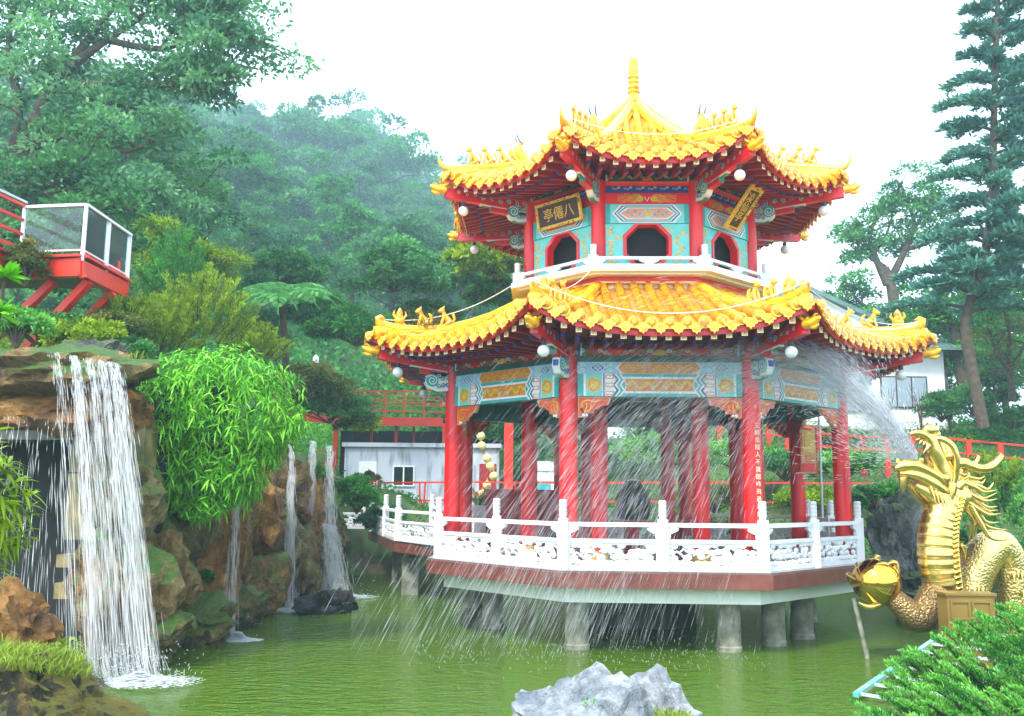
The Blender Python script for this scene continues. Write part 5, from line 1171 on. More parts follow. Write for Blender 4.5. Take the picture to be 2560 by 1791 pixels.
def limb_tree(h, R, g, nl, trunk_r, crown0=.35, nc=60, shape='round', lean=0, tm='trunk'):
    """tapered trunk with limbs, and clump centres along them"""
    m = MB().mat(tm); q = random.Random(int(g.integers(1e6))); tp = []
    for i in range(7): t = i/6; tp.append(Vector((lean*t*h*.3+q.uniform(-.12,.12)*t*h*.12, q.uniform(-.12,.12)*t*h*.12, -.6+t*(h*.78+.6))))
    m.tube(tp, [trunk_r*(1-.75*i/6) for i in range(7)], 9); cs = []; rs = []
    for i in range(nl):
        t = crown0+(1-crown0)*(i+.5)/nl; p = tp[0].lerp(tp[-1], t) if False else Vector([np.interp(t*6, range(7), [v[c] for v in tp]) for c in range(3)])
        a = i*2.4+q.uniform(-.4,.4); rr = R*(1.05-.55*abs(t-.5)/.5 if shape == 'round' else 1.1*(1.05-t))*q.uniform(.75,1.1); e = p+Vector((math.cos(a)*rr, math.sin(a)*rr, rr*q.uniform(.15,.55)))
        mid = p.lerp(e,.5)+Vector((0,0,rr*.12)); m.tube([p,mid,e], [trunk_r*.34*(1.1-t*.6), trunk_r*.2, trunk_r*.05], 6)
        for k in range(3):
            u = mid.lerp(e,.3+.3*k); f = u+Vector((q.uniform(-1,1),q.uniform(-1,1),q.uniform(-.2,.8)))*R*.32; m.tube([u,f], [trunk_r*.09,trunk_r*.03], 5); cs.append(f); rs.append(R*q.uniform(.16,.3))
        cs.append(e); rs.append(R*q.uniform(.2,.32)); cs.append(mid+Vector((0,0,R*.1))); rs.append(R*q.uniform(.2,.3))
    for k in range(max(0,nc-len(cs))):
        a = q.uniform(0,2*PI); u = q.random()**.5*R*.85; z = h*(crown0+.05+(1.02-crown0)*q.random()*(1-.35*(u/R)**2)); cs.append(Vector((tp[-1].x*.6+u*math.cos(a), u*math.sin(a), z))); rs.append(R*q.uniform(.15,.27))
    return m, cs, rs
def make_tree(seed, h, R, nl, nc, per, leaf, lw, mat, tr=.22, crown0=.35, shape='round', loose=0, lean=0, tm='trunk', flat=.75):
    g = np.random.default_rng(seed); m, cs, rs = limb_tree(h, R, g, nl, tr, crown0, nc, shape, lean, tm)
    P, D, idx = clumps(cs, rs, per, g, .3, .6 if loose else .72, flat); V, F = leafq(P, D, g.uniform(.7,1.3,len(P))*leaf, lw, g, .15)
    t = empty('tree'); m.build('trunk', t, 60); npmesh('crown', V, F, M[mat], t, tonev(idx, g, len(cs), .45, .3)); return t
protos = [make_tree(101, 9, 3.6, 9, 58, 150, .30, .17, 'lf_mid'), make_tree(102, 10, 3.2, 9, 54, 150, .28, .16, 'lf_dark'), make_tree(103, 8, 3.4, 8, 50, 150, .32, .18, 'lf_pale', loose=1),
          make_tree(104, 11, 3.0, 10, 52, 150, .26, .15, 'lf_mid', shape='cone'), make_tree(105, 7, 2.9, 8, 46, 150, .34, .15, 'lf_pale', loose=1, tm='ptrunk'), make_tree(106, 8.5, 3.8, 9, 56, 140, .33, .2, 'lf_dark')]
KN = ['mid green round crowned','dark green tall crowned','pale green loose crowned','green pointed crowned','pale thin leaved','deep green broad crowned']
used = [0]*6; cnt = {}
def put_tree(k, x, y, s, rz, label, z=None, group='trees on the wooded hillside', zs=1.0):
    o = protos[k] if not used[k] else copy_tree(protos[k]); used[k] = 1
    o.location = (x, y, (gz(x,y) if z is None else z)-.15); o.scale = (s,s,s*zs); o.rotation_euler = (0,0,rz); tag(o, label, 'tree', group); return o
def placeword(x, y, h):
    u = 1148+2058*x/y
    for lim, wd in ((60,'at the left edge'),(200,'above glass platform'),(330,'right of glass platform'),(440,'above the yellow conifers'),(540,'above the green bamboo clump'),(640,'above the pale tree fern'),(740,'left of the pavilion'),(840,'just left of the lower roof tip'),(940,'above the left lower roof tip'),(1040,'below the upper roof tip'),(1150,'left of the upper storey'),(1300,'directly behind the left of the pavilion'),(1500,'directly behind the pavilion middle'),(1700,'directly behind the pavilion right'),(1900,'behind the white house gable'),(2100,'behind the white house roof')):
        if u < lim: return wd
    return 'at the far right'
rows = [(48,2.7,'at slope foot'),(60,4.0,'in the lowest row'),(74,4.9,'in the second row'),(92,6.2,'low on the hill'),(114,7.6,'partway up'),(140,9.3,'midway up'),(170,11.4,'above midway'),(206,13.8,'high up'),(250,16.5,'below the ridge'),(300,19.5,'near the ridge'),(356,23,'on the ridge')]
q = random.Random(21)
for ri, (Y, sp__, rw) in enumerate(rows):
    x = -.62*Y
    lim = -.02*Y if ri > 1 else -.06*Y
    while x < lim:
        px, py = x+q.uniform(-.8,.8), Y+q.uniform(-.05,.05)*Y; k = q.choice([0,1,2,3,4,5] if ri > 1 else [0,2,4,5,1]); az = px/py; s = q.uniform(.8,1.15)*(.64,.95,1.2,1.5,1.8,2.15,2.5,2.9,3.4,3.9,4.45)[ri]
        key = f"{KN[k]} tree {rw}, {placeword(px,py,0)}"; cnt[key] = cnt.get(key,0)+1
        if cnt[key] > 1:
            k = (k+cnt[key]-1)%6; key = f"{KN[k]} tree {rw}, {placeword(px,py,0)}"
            if key in cnt: k = (k+1)%6; key = f"{KN[k]} tree {rw}, {placeword(px,py,0)}"
            cnt[key] = cnt.get(key,0)+1
        if not (ri == 0 and az > -.30 and az < -.05 or ri == 1 and az > -.26 and az < -.10) : put_tree(k, px, py, s*(1.0 if az < -.12 else .9), q.uniform(0,6.28), key)
        x += sp__*q.uniform(.8,1.15)
# the trees seen behind and right of the pavilion
for i, (x, y, k, s, lb) in enumerate(((1.0,50,0,.8,'round green tree seen through the columns behind the pavilion'),(-1.5,46,5,.7,'broad dark tree behind the left inner columns'),(4.5,48,2,.7,'pale tree seen between the middle columns'),(8,49,0,.75,'green tree seen through the right hand bays'),
   (19.5,55,5,.85,'dark low tree behind the right end of the white house'),(23,52,0,.9,'green tree right of the white house'),(27,50,1,1.0,'tall dark tree at the right edge beyond the white house'),(24,46,3,.8,'pointed tree under the tall right conifer'),(16.5,58,0,.75,'low hazy tree just above the house roof'),(13.8,60,2,.8,'hazy tree between the roof gable and the lone misty tree'),(22.2,42,4,.6,'thin leaved tree on the right bank beside the house'))):
    put_tree(k, x, y, s, i*1.3, lb, group='trees behind the pond')
# --- the big spreading tree at upper left
def free_tree(name, root, limbs, r0, cl, per, leaf, lw, mat, seed, label, cat='tree', tm='trunk', flat=.7, droop=.2, sp=.3, loose=.6):
    g = np.random.default_rng(seed); r = empty(name, root, 0, label, cat); o = Vector(root); m = MB().mat(tm); cs = []; rs = []; q = random.Random(seed)
    for pts, ra, rb in limbs:
        s = [Vector(p)-o for p in spline(pts,4)]; n = len(s); m.tube(s, [ra+(rb-ra)*i/(n-1) for i in range(n)], 8)
        if rb < .12:
            for i in range(n//3, n):
                if q.random() < .75:
                    f = s[i]+Vector((q.uniform(-1,1),q.uniform(-1,1),q.uniform(-.5,.8)))*cl*1.6; m.tube([s[i], s[i].lerp(f,.6)+Vector((0,0,.15)), f], [.04,.025,.01], 5); cs.append(f); rs.append(cl*q.uniform(.6,1.1))
                cs.append(s[i]+Vector((q.uniform(-.6,.6),q.uniform(-.6,.6),q.uniform(-.2,.6)))*cl); rs.append(cl*q.uniform(.6,1.0))
    m.build('trunk', r, 60); P, D, idx = clumps(cs, rs, per, g, .1, loose, flat); V, F = leafq(P, D, g.uniform(.7,1.3,len(P))*leaf, lw, g, droop); npmesh('crown', V, F, M[mat], r, tonev(idx,g,len(cs),.45,sp)); return r
YT = 31
T = lambda u, v, d=0: tuple(at(u, v, YT+d))
free_tree('tree', T(-60,700), [([T(-60,700),T(0,500),T(60,330),T(130,180),T(240,90)],.55,.1),([T(0,480),T(100,560),T(160,600)],.2,.05),([T(60,330),T(180,300),T(280,340),T(370,300)],.22,.04),([T(130,190),T(260,190),T(380,190),T(470,165),T(500,160)],.2,.03),
  ([T(130,180),T(220,60),T(300,-40)],.2,.04),([T(240,90),T(360,110),T(450,70),T(520,20),T(560,-30)],.14,.03),([T(240,90),T(330,30),T(420,-40)],.12,.03),([T(450,70),T(520,80),T(590,95)],.07,.02),([T(-20,420),T(-80,250),T(-60,60)],.3,.05),([T(20,400),T(40,250),T(20,80),T(60,-60)],.25,.04),
  ([T(60,330),T(150,420),T(260,430),T(330,400)],.18,.04),([T(20,420),T(120,470),T(200,500)],.15,.04),([T(100,240),T(200,230),T(290,240)],.1,.03),([T(120,200),T(110,60),T(150,-60)],.1,.03),([T(360,110),T(400,40),T(380,-50)],.07,.02),([T(380,190),T(440,200),T(470,180)],.05,.02)],
  .5, 1.0, 160, .24, .12, 'lf_sky', 201, 'huge spreading broadleaf tree overhanging the upper left of the view')
YT = 27
free_tree('tree', T(-90,760,0), [([T(-90,760),T(-40,600),T(0,520),T(60,430)],.3,.1),([T(0,520),T(120,520),T(200,470),T(300,470)],.15,.04),([T(-20,560),T(60,640),T(140,640)],.12,.05),([T(60,430),T(150,400),T(200,340)],.1,.04),([T(200,470),T(280,540),T(330,600)],.07,.03),([T(-20,540),T(100,440),T(200,420)],.1,.04)],
  .4, .9, 120, .2, .11, 'lf_dark', 202, 'dark tree directly behind the glass sided platform')
YT = 36
free_tree('tree', T(330,760,0), [([T(330,760),T(330,600),T(340,480),T(360,380)],.25,.08),([T(335,560),T(420,470),T(450,420)],.12,.04),([T(335,600),T(260,520),T(250,450)],.12,.04),([T(340,480),T(300,400),T(320,330)],.1,.04),([T(335,620),T(430,590),T(470,520)],.1,.04)], .3, 1.1, 130, .22, .12, 'lf_dark', 203, 'dark leafy tree on the slope between platform and hillside')
# tall conifer at right, trunk leaning, tiers of drooping branches
def conifer(root, top, r0, label, n=46, L0=3.0, seed=5, base_t=.36, mat='lf_pine', bend=None):
    g = np.random.default_rng(seed); q = random.Random(seed); r = empty('conifer', root, 0, label, 'tree'); o = Vector(root); tp = [Vector(p)-o for p in spline(bend,4)]
    m = MB().mat('trunk'); k = len(tp); m.tube(tp, [r0*(1-.72*i/(k-1)) for i in range(k)], 10); Ps = []; Ds = []; ids = []
    for i in range(n):
        t = base_t+(1-base_t)*(i/n)**.95; p = Vector([np.interp(t*(k-1), range(k), [v[c] for v in tp]) for c in range(3)]); a = i*2.399+q.uniform(-.3,.3); L = L0*(1.12-.75*(t-base_t)/(1-base_t))*q.uniform(.7,1.15)
        d = Vector((math.cos(a), math.sin(a), .0)); e = [p+d*L*s+Vector((0,0,L*(.16*math.sin(s*2.2)-.12*s*s))) for s in (0,.3,.6,.85,1)]; m.tube(e, [.07,.05,.035,.02,.01], 5)
        for s in np.linspace(.18,1,int(L*9)):
            c = Vector([np.interp(s*4, [0,1.2,2.4,3.4,4], [v[j] for v in e]) for j in range(3)]); w_ = .55*L*(1-.55*s)*.45
            for sd_ in (-1,1):
                sdv = (d.cross(Vector((0,0,1)))*sd_+d*.5).normalized(); nn = 15
                tt = g.random(nn); B = np.array(c)+np.outer(tt*w_, np.array(sdv))+g.normal(0,.05,(nn,3)); Ps.append(B); Ds.append(unit(np.array(sdv)*.7+np.array(d)*.4+g.normal(0,.45,(nn,3))+np.array([0,0,.5]))); ids += [i]*nn
    m.build('trunk', r, 60); P = np.concatenate(Ps); D = np.concatenate(Ds); V, F = leafq(P, D, g.uniform(.16,.34,len(P)), .085, g); npmesh('crown', V, F, M[mat], r, tonev(np.array(ids), g, n, .4, .2)); return r
YT = 30
conifer(T(2205,960), T(2235,-60), .2, 'tall misty conifer with tiered branches at the right edge', 80, 2.15, 5, .27, bend=[T(2205,960),T(2180,830),T(2165,720),T(2200,600),T(2222,480),T(2228,300),T(2232,120),T(2240,-60),T(2245,-260)])
YT = 34
conifer(T(2330,900), T(2330,-60), .35, 'second tall conifer cut by the right edge of the view', 50, 3.0, 6, .25, bend=[T(2330,900),T(2320,700),T(2330,400),T(2330,100),T(2330,-250)])
# twisted misty tree between pavilion and conifer
YT = 50
free_tree('tree', T(2010,830), [([T(2010,830),T(2010,740),T(2000,650),T(1985,600)],.5,.2),([T(1990,640),T(1960,570),T(1950,520),T(1985,470)],.24,.06),([T(1990,640),T(2030,560),T(2050,500),T(2030,450)],.24,.06),([T(1985,600),T(1930,560),T(1920,520)],.15,.05),([T(2030,560),T(2090,540),T(2115,500)],.15,.05),([T(2000,720),T(1930,680),T(1900,640)],.16,.05),([T(2000,740),T(1900,700),T(1890,690)],.12,.05),([T(2040,520),T(2080,470),T(2090,420)],.12,.05),([T(1960,570),T(1990,520),T(2010,440)],.1,.04)],
  .3, .85, 130, .22, .12, 'lf_pale', 204, 'lone gnarled tree in the mist between the roof and the tall conifer', droop=.1)
YT = 40
free_tree('tree', T(2170,900), [([T(2170,900),T(2150,820),T(2140,740),T(2120,680)],.3,.1),([T(2150,820),T(2200,760),T(2220,700)],.12,.04),([T(2140,740),T(2100,720),T(2080,690)],.1,.04),([T(2150,780),T(2180,660),T(2170,600)],.12,.04)], .3, .75, 120, .2, .1, 'lf_mid', 205, 'green tree at the foot of the tall right conifer')
YT = 36
free_tree('tree', T(2270,900), [([T(2270,900),T(2265,840),T(2260,800)],.15,.08),([T(2260,830),T(2230,780),T(2220,740)],.1,.04),([T(2265,830),T(2300,770),T(2320,730)],.1,.04),([T(2262,800),T(2262,730),T(2250,690)],.1,.04)], .3, .8, 60, .12, .05, 'lf_brn', 206, 'bare grey twiggy tree at the right edge', loose=.3)
# --- shrubs and clumps
def shrub(c, size, n, leaf, lw, mat, label, seed, kind='shrub', cat='shrub', per=130, lance=False, flat=.8, low=-.2, up=.35, droop=.2, sp=.25, cr=.3, group=None):
    g = np.random.default_rng(seed); r = empty(kind, c, 0, label, cat, group); m = MB().mat('trunk'); N = unit(g.normal(0,1,(n,3))); N[:,2] = np.where(N[:,2] < low, -N[:,2], N[:,2]); cs = N*np.array(size)*g.uniform(.45,.95,(n,1))
    for k in range(0, n, 4): m.tube([(0,0,-.3), tuple(cs[k]*.5+np.array([0,0,-.05])), tuple(cs[k])], [.035,.02,.008], 5)
    m.build('stem', r); mean = float(np.mean(size)); P, D, idx = clumps(cs, g.uniform(.7,1.2,n)*cr*mean, per, g, up, .5, flat)
    V, F = (leafl if lance else leafq)(P, D, g.uniform(.7,1.3,len(P))*leaf, lw, g, droop); tn = tonev(idx, g, n, .5, sp)
    if lance: tn = np.tile(tn, 3)
    npmesh('foliage', V, F, M[mat], r, tn); return r
def whorls(c, size, n, leaf, lw, mat, label, seed, kind, cat, per=8, low=-.75):
    """drooping whorls of long leaves over a mound"""
    g = np.random.default_rng(seed); r = empty(kind, c, 0, label, cat); N = unit(g.normal(0,1,(n,3))*np.array([1,1,.9])); N = N[N[:,1] < .55]; n = len(N)
    lob = .74+.42*vnoise(N[:,0]*2.2+N[:,1],N[:,2]*2.2,1.0,seed)+.12*vnoise(N[:,0]*6,N[:,2]*6+N[:,1]*3,1.0,seed+1); ctr = N*np.array(size)*(g.uniform(.5,1.0,n)**.8*lob*1.1)[:,None]; ctr[:,2] -= np.where(ctr[:,2]<0, (1-np.abs(N[:,0]))*.0, 0)
    m = MB().mat('lf_bam' if False else 'trunk')
    for k in range(0, n, 7): m.tube([(0,.2,-size[2]*.6), tuple(ctr[k]*.6+np.array([0,0,.25])), tuple(ctr[k])], [.02,.014,.006], 5)
    m.build('stem', r); idx = np.repeat(np.arange(n), per); ang = np.tile(np.arange(per)*2*PI/per, n)+g.random(n*per)*.5
    ax = unit(N+np.array([0,-.25,.15])); s1 = unit(np.cross(ax, np.array([.2,.1,1.0]))); s2 = np.cross(ax, s1)
    D = unit(s1[idx]*np.cos(ang)[:,None]+s2[idx]*np.sin(ang)[:,None]+ax[idx]*.45+np.array([0,0,-.15])+g.normal(0,.12,(n*per,3))); P = ctr[idx]+D*.02+g.normal(0,.03,(n*per,3))
    V, F = leafl(P, D, g.uniform(.65,1.15,n*per)*leaf, lw, g, .3); npmesh('foliage', V, F, M[mat], r, np.tile(tonev(idx,g,n,.6,.22),3)); return r
whorls((-5.58,16.7,4.05), (1.62,1.0,1.42), 1750, .22, .03, 'lf_bam', 'bright green bamboo clump bulging over the cliff beside the main waterfall', 301, 'bamboo_clump', 'bamboo')
whorls((-5.25,16.4,3.15), (.8,.5,.8), 420, .21, .032, 'lf_bam', 'lower trailing part of bright bamboo hanging down the rock face', 302, 'bamboo_clump', 'bamboo')
whorls((-5.2,9.0,2.55), (.42,.5,.62), 170, .24, .035, 'lf_yel', 'yellow green bamboo tuft entering from the left edge', 303, 'bamboo_clump', 'bamboo')
def plumes(c, spec, leaf, lw, mat, label, seed, kind='juniper', cat='juniper', dens=170, tw=.30, group=None, side=.16):
    """spec: list of (base, tip) of feathery sprays"""
    g = np.random.default_rng(seed); r = empty(kind, c, 0, label, cat, group); m = MB().mat('trunk'); Ps = []; Ds = []; ids = []
    for i, (b, t) in enumerate(spec):
        b, t = np.array(b, float), np.array(t, float); d = t-b; L = np.linalg.norm(d); d = d/L; s_ = np.cross(d, [0,0,1.0]); s_ /= max(np.linalg.norm(s_),1e-5); u = np.cross(s_, d)
        if i % 3 == 0: m.tube([tuple(b), tuple(b+d*L*.5), tuple(t)], [.02,.012,.004], 5)
        k = max(8, int(dens*L)); x = g.random(k)**.7; lat = g.normal(0,1,(k,2)); wd = tw*L*np.sqrt(np.clip(1.08-x,0,1))*(.35+x*.65)
        B = b+np.outer(x*L, d)+np.outer(lat[:,0]*wd*side/.16*.35, s_)+np.outer(lat[:,1]*wd*.18, u)+np.array([0,0,1.])*(.06*L*np.sin(x*3))[:,None]
        Dd = unit(d*.9+np.outer(lat[:,0]*.45, s_)+np.outer(np.abs(lat[:,1])*.3+.25, u)+g.normal(0,.3,(k,3))); Ps.append(B); Ds.append(Dd); ids += [i]*k
    m.build('branch', r); P, D = np.concatenate(Ps), np.concatenate(Ds); V, F = leafq(P, D, g.uniform(.6,1.3,len(P))*leaf, lw, g); npmesh('foliage', V, F, M[mat], r, tonev(np.array(ids),g,len(spec),.5,.22)); return r
# foreground juniper, bottom right
q = random.Random(31); sp1 = []
def up_to(u, v, y, c): return Vector(at(u, v, y))-Vector(c)
cj = (4.1,6.9,.7)
spr = []
for i in range(400):
    u, v = q.uniform(1870,2400), q.uniform(1310,1700)
    lim = 1330+max(0,(2290-u))*.62 if u > 1900 else 1600
    lim = np.interp(u, [1860,1960,2000,2060,2130,2200,2260,2400], [1560,1530,1425,1410,1375,1330,1295,1280])
    if v < lim+25: continue
    y = 8.3-(v-1300)/400*1.7+q.uniform(-.3,.3); t = up_to(u, v, y, cj); L = q.uniform(.28,.55); b = t-Vector((-L*q.uniform(.7,1.0), q.uniform(-.12,.3)*-1, L*q.uniform(.45,.75)*1.0)); spr.append((tuple(b), tuple(t)))
plumes(cj, spr, .032, .011, 'lf_jun', 'wide spreading green juniper filling the lower right foreground', 401, dens=700, tw=.27)
# juniper just left of it, reaching over the ladder
# yellow-green conifer shrubs on the left bank
def mound(c, size, n, q, L=(.5,.9), dirn=(0,0,1), spread=.8):
    o = []
    for i in range(n):
        a = q.uniform(0,2*PI); e = q.uniform(-.15,1); r = math.sqrt(max(0,1-max(e,0)**2)); p = Vector((math.cos(a)*r*size[0], math.sin(a)*r*size[1], e*size[2]))*q.uniform(.6,1); l = q.uniform(*L); d = (Vector((p.x/size[0],p.y/size[1],p.z/size[2]))*spread+Vector(dirn)+Vector((q.uniform(-.3,.3),)*3)).normalized(); o.append((tuple(p-d*l*.6), tuple(p+d*l*.4)))
    return o
YT = 22
jl = [ (T(350,770,-1),(1.05,.9,1.0),'yellow green juniper in front of the red platform strut',.75), (T(450,730,0),(1.25,1.0,1.3),'largest yellow green juniper left of the tree fern',.85), (T(400,650,2),(1.0,.9,1.5),'tall feathery conifer rising beside the glass platform',.9), (T(560,790,3),(1.0,.8,.7),'low yellow green juniper behind the bamboo top',.7),(T(285,740,-2),(.7,.6,.6),'upright bright sprays just under the platform edge',.8)]
for i, (c, sz, lb, L) in enumerate(jl): plumes(c, mound(c, sz, 150, q, (L*.6,L), (.25,-.1,.9)), .085, .026, 'lf_yel' if i != 2 else 'lf_mid', lb, 410+i, dens=150, tw=.34)
# pine with open crown above them
YT = 25
free_tree('pine_tree', T(400,760), [([T(400,760),T(395,680),T(405,620),T(385,560)],.12,.06),([T(400,660),T(450,620),T(490,590)],.06,.02),([T(400,690),T(340,630),T(330,600)],.06,.02),([T(395,640),T(430,580),T(440,560)],.05,.02),([T(385,570),T(370,540),T(375,530)],.05,.02)], .2, .55, 260, .16, .03, 'lf_yel', 420, 'light green pine with open needle clusters above the junipers', loose=.3)
# shrubs on the ledge and bank at left
YT = 17
S_ = [
 (T(190,770,0),(1.0,.5,.42),46,.075,.04,'lf_yel','low golden green shrub right behind the waterfall ledge'),
 (T(90,745,1),(.9,.6,.45),40,.09,.045,'lf_mid','purple flowered shrub in front of the red strut'),
 (T(250,745,2),(.8,.6,.4),40,.09,.045,'lf_brn','reddish green shrub under the platform corner'),
 (T(60,610,1),(.45,.4,.6),26,.08,.04,'lf_brn','thin rusty leaved shrub by the left platform beam'),
 (T(40,740,-2),(.55,.4,.3),30,.12,.03,'lf_jun','dark juniper tuft hanging over the ledge at the left edge'),
 (T(300,800,0),(.5,.4,.35),26,.09,.04,'lf_dark','dark shrub between ledge and bamboo'),
 (T(680,880,14),(1.9,1.2,.9),46,.16,.07,'lf_brn','brown green scrub right of the bamboo on the slope'),
 (T(740,930,15),(1.7,1.0,.8),46,.15,.06,'lf_dark','dark green bush above the third waterfall'),
 (T(800,960,16),(1.0,.8,.6),36,.14,.06,'lf_yel','yellow green bush left of the grey hut'),
 (T(800,1130,12),(.7,.6,1.0),40,.12,.06,'lf_mid','ivy bush trailing to the water at the right end of the cliff'),
 (T(860,1180,13),(.8,.6,.7),40,.12,.06,'lf_dark','dark bush at the waterline under the footbridge'),
 (T(820,1080,17),(.55,.4,.3),26,.1,.05,'lf_brn','clipped purple brown shrub before the grey hut wall'),
 (T(600,1170,6),(.3,.25,.35),20,.08,.04,'lf_mid','small fern tuft on the rock between two waterfalls'),
 (T(720,1080,9),(.35,.3,.5),20,.08,.04,'lf_mid','mossy tuft on the rock beside the double cascade'),
 (T(640,960,6),(.5,.4,.4),26,.09,.04,'lf_brn','scrubby tuft at the lip of the third waterfall'),
 (T(450,1300,1),(.3,.2,.2),16,.08,.04,'lf_mid','fern tuft low on the wet rock face'),
]
for i, s in enumerate(S_): shrub(s[0], s[1], s[2], s[3], s[4], s[5], s[6], 500+i)
# pale bushes around the tree fern
YT = 33
for i, (u, v, sz, mt, lb) in enumerate(((640,640,(2.0,1.5,1.5),'lf_pale','pale rounded bush directly behind the tree fern'),(560,760,(1.6,1.2,1.2),'lf_pale','pale bush left below the tree fern'),(700,720,(1.8,1.4,1.5),'lf_mid','green bush right of the tree fern'),(800,760,(1.9,1.3,1.2),'lf_mid','green bush left of the lower roof tip'),(880,640,(2.2,1.4,1.9),'lf_pale','greyish bamboo like bush above the left roof tip'),(1000,640,(2.2,1.4,1.6),'lf_pale','greyish bush left of the balcony'),(1100,600,(1.9,1.4,1.8),'lf_yel','yellowish hazy bush beside the balcony corner'),(1130,680,(1.6,1.2,1.2),'lf_mid','green bush just above the left lower roof slope'),(960,730,(1.8,1.3,1.0),'lf_mid','green bush behind the grass on the left lower roof'))):
    c = at(u, v, 36+i%3*2); shrub(tuple(c), sz, 60, .22, .1, mt, lb, 540+i, per=150, cr=.27)
    m = MB().mat('trunk')
# tree fern
YT = 29
cf = T(630,670); r = empty('tree_fern', cf, 0, 'pale green tree fern with spreading feathery fronds on the slope', 'tree fern'); g = np.random.default_rng(77); m = MB().mat('trunk').tube([(0,0,-3.5),(0.05,0,-1.5),(0,0,.05)], [.14,.11,.1], 9); m.build('trunk', r, 60); r.rotation_euler = (R_(24),0,0)
for i in range(17):
    a = i*2*PI/17+.1; L = g.uniform(1.5,2.0); k = 46; x = np.linspace(.06,1,k); sp__ = np.stack([np.cos(a)*x*L, np.sin(a)*x*L, .55*np.sin(x*2.3)*L*.5-.25*x*x*L],1); d = np.gradient(sp__,axis=0); d = unit(d); s = unit(np.cross(d, np.array([0,0,1.]))); Ps = []; Ds = []; Ls = []
    for sd_ in (-1,1):
        for j in range(2): Ps.append(sp__); Ds.append(unit(s*sd_+d*.35+np.array([0,0,-.15-.1*j]))); Ls.append(.36*np.sin(np.clip(x*1.05+.08,0,1)*PI)**.6+.03)
    V, F = leafq(np.concatenate(Ps), np.concatenate(Ds), np.concatenate(Ls), .07, g, .1); npmesh('frond', V, F, M['lf_pale'], r, np.clip(g.normal(.75,.15,len(F)),0,1))
pr_ = bpy.data.objects['flower_planter']; g = np.random.default_rng(5); n = 160; D = unit(np.stack([g.normal(0,.7,n),g.normal(0,.7,n),np.ones(n)],1)); V, F = leafl(np.array([0,0,1.0])+g.normal(0,.06,(n,3))*np.array([1,1,0]), D, g.uniform(.2,.45,n), .06, g, .3); npmesh('leaves', V, F, M['lf_lawn'], pr_, np.tile(g.random(n),3))
P = np.array([0,0,1.28])+g.normal(0,1,(120,3))*np.array([.2,.15,.07]); V, F = leafq(P, unit(g.normal(0,1,(120,3))), .09, .07, g); npmesh('flowers', V, F, M['yel'], pr_)
# big leaved plant at the left edge
YT = 7.5
for nm, (u, v), lb in (('a',(12,620),'large bright leaf rosette at the left edge below the red beam'),('b',(0,700),'lower bright leaf rosette at the left edge')):
    c = T(u,v); r = empty('broadleaf_plant', c, 0, lb, 'plant'); g = np.random.default_rng(len(lb)); n = 26; a = g.random(n)*2*PI; e = g.uniform(-.3,.9,n); D = unit(np.stack([np.cos(a)*np.cos(e), np.sin(a)*np.cos(e), np.sin(e)],1)); P = D*.01
    V, F = leafl(P, D, g.uniform(.14,.22,n), .055, g, .12); npmesh('foliage', V, F, M['lf_bam'], r, np.tile(g.uniform(.6,1,n),3)); MB().mat('trunk').tube([(0,0,0),(-.1,.1,-.5),(-.3,.2,-1.3)], [.012,.015,.02], 6).build('stem', r)
# grass tufts
def grass(c, rx, ry, n, h, label, seed, mat='lf_grass', kind='grass_tuft', w_=.012, zf=None):
    g = np.random.default_rng(seed); a = g.random(n)*2*PI; u = np.sqrt(g.random(n)); P = np.stack([np.cos(a)*u*rx, np.sin(a)*u*ry, np.zeros(n)],1)
    if zf: P[:,2] = [zf(x,y) for x,y in P[:,:2]]
    D = unit(np.stack([g.normal(0,.45,n), g.normal(0,.45,n), np.ones(n)],1)); V, F = leafl(P, D, g.uniform(.5,1.2,n)*h, w_, g, .35); o = npmesh(kind, V, F, M[mat], None, np.tile(np.clip(g.normal(.55,.25,n),0,1),3)); o.location = c; return tag(o, label, 'grass')
grass((-5.55,10.7,.93), .85, .5, 2200, .2, 'yellow green grass growing on the dark boulder at lower left', 601, zf=lambda x,y: -.35*x*x-.3*y*y)
grass((-6.5,11.3,.85), .8, .6, 1200, .22, 'grass on the mossy boulder at the left edge', 602, zf=lambda x,y: -.3*x*x)
grass((-7.6,15.7,5.0), 1.2, .5, 500, .22, 'yellow grass fringe on top of the waterfall ledge', 606)
grass((.75,8.35,1.0-.05), .12, .1, 60, .12, 'small green tuft rooted in the pale foreground rock', 603, 'lf_bam')
grass((1.35,8.3,.88), .22, .12, 200, .1, 'golden grass patch on the right of the pale foreground rock', 604)
p_ = Matrix.Translation((CX,CY,0)) @ Matrix.Rotation(PROT,4,'Z') @ Vector((5.0*math.cos(R_(202.5)), 5.0*math.sin(R_(202.5)), 6.1)); grass(tuple(p_), .28, .28, 80, .75, 'tall dry grass sprouting from the left lower roof ridge', 605, 'lf_brn', 'roof_grass', .014)
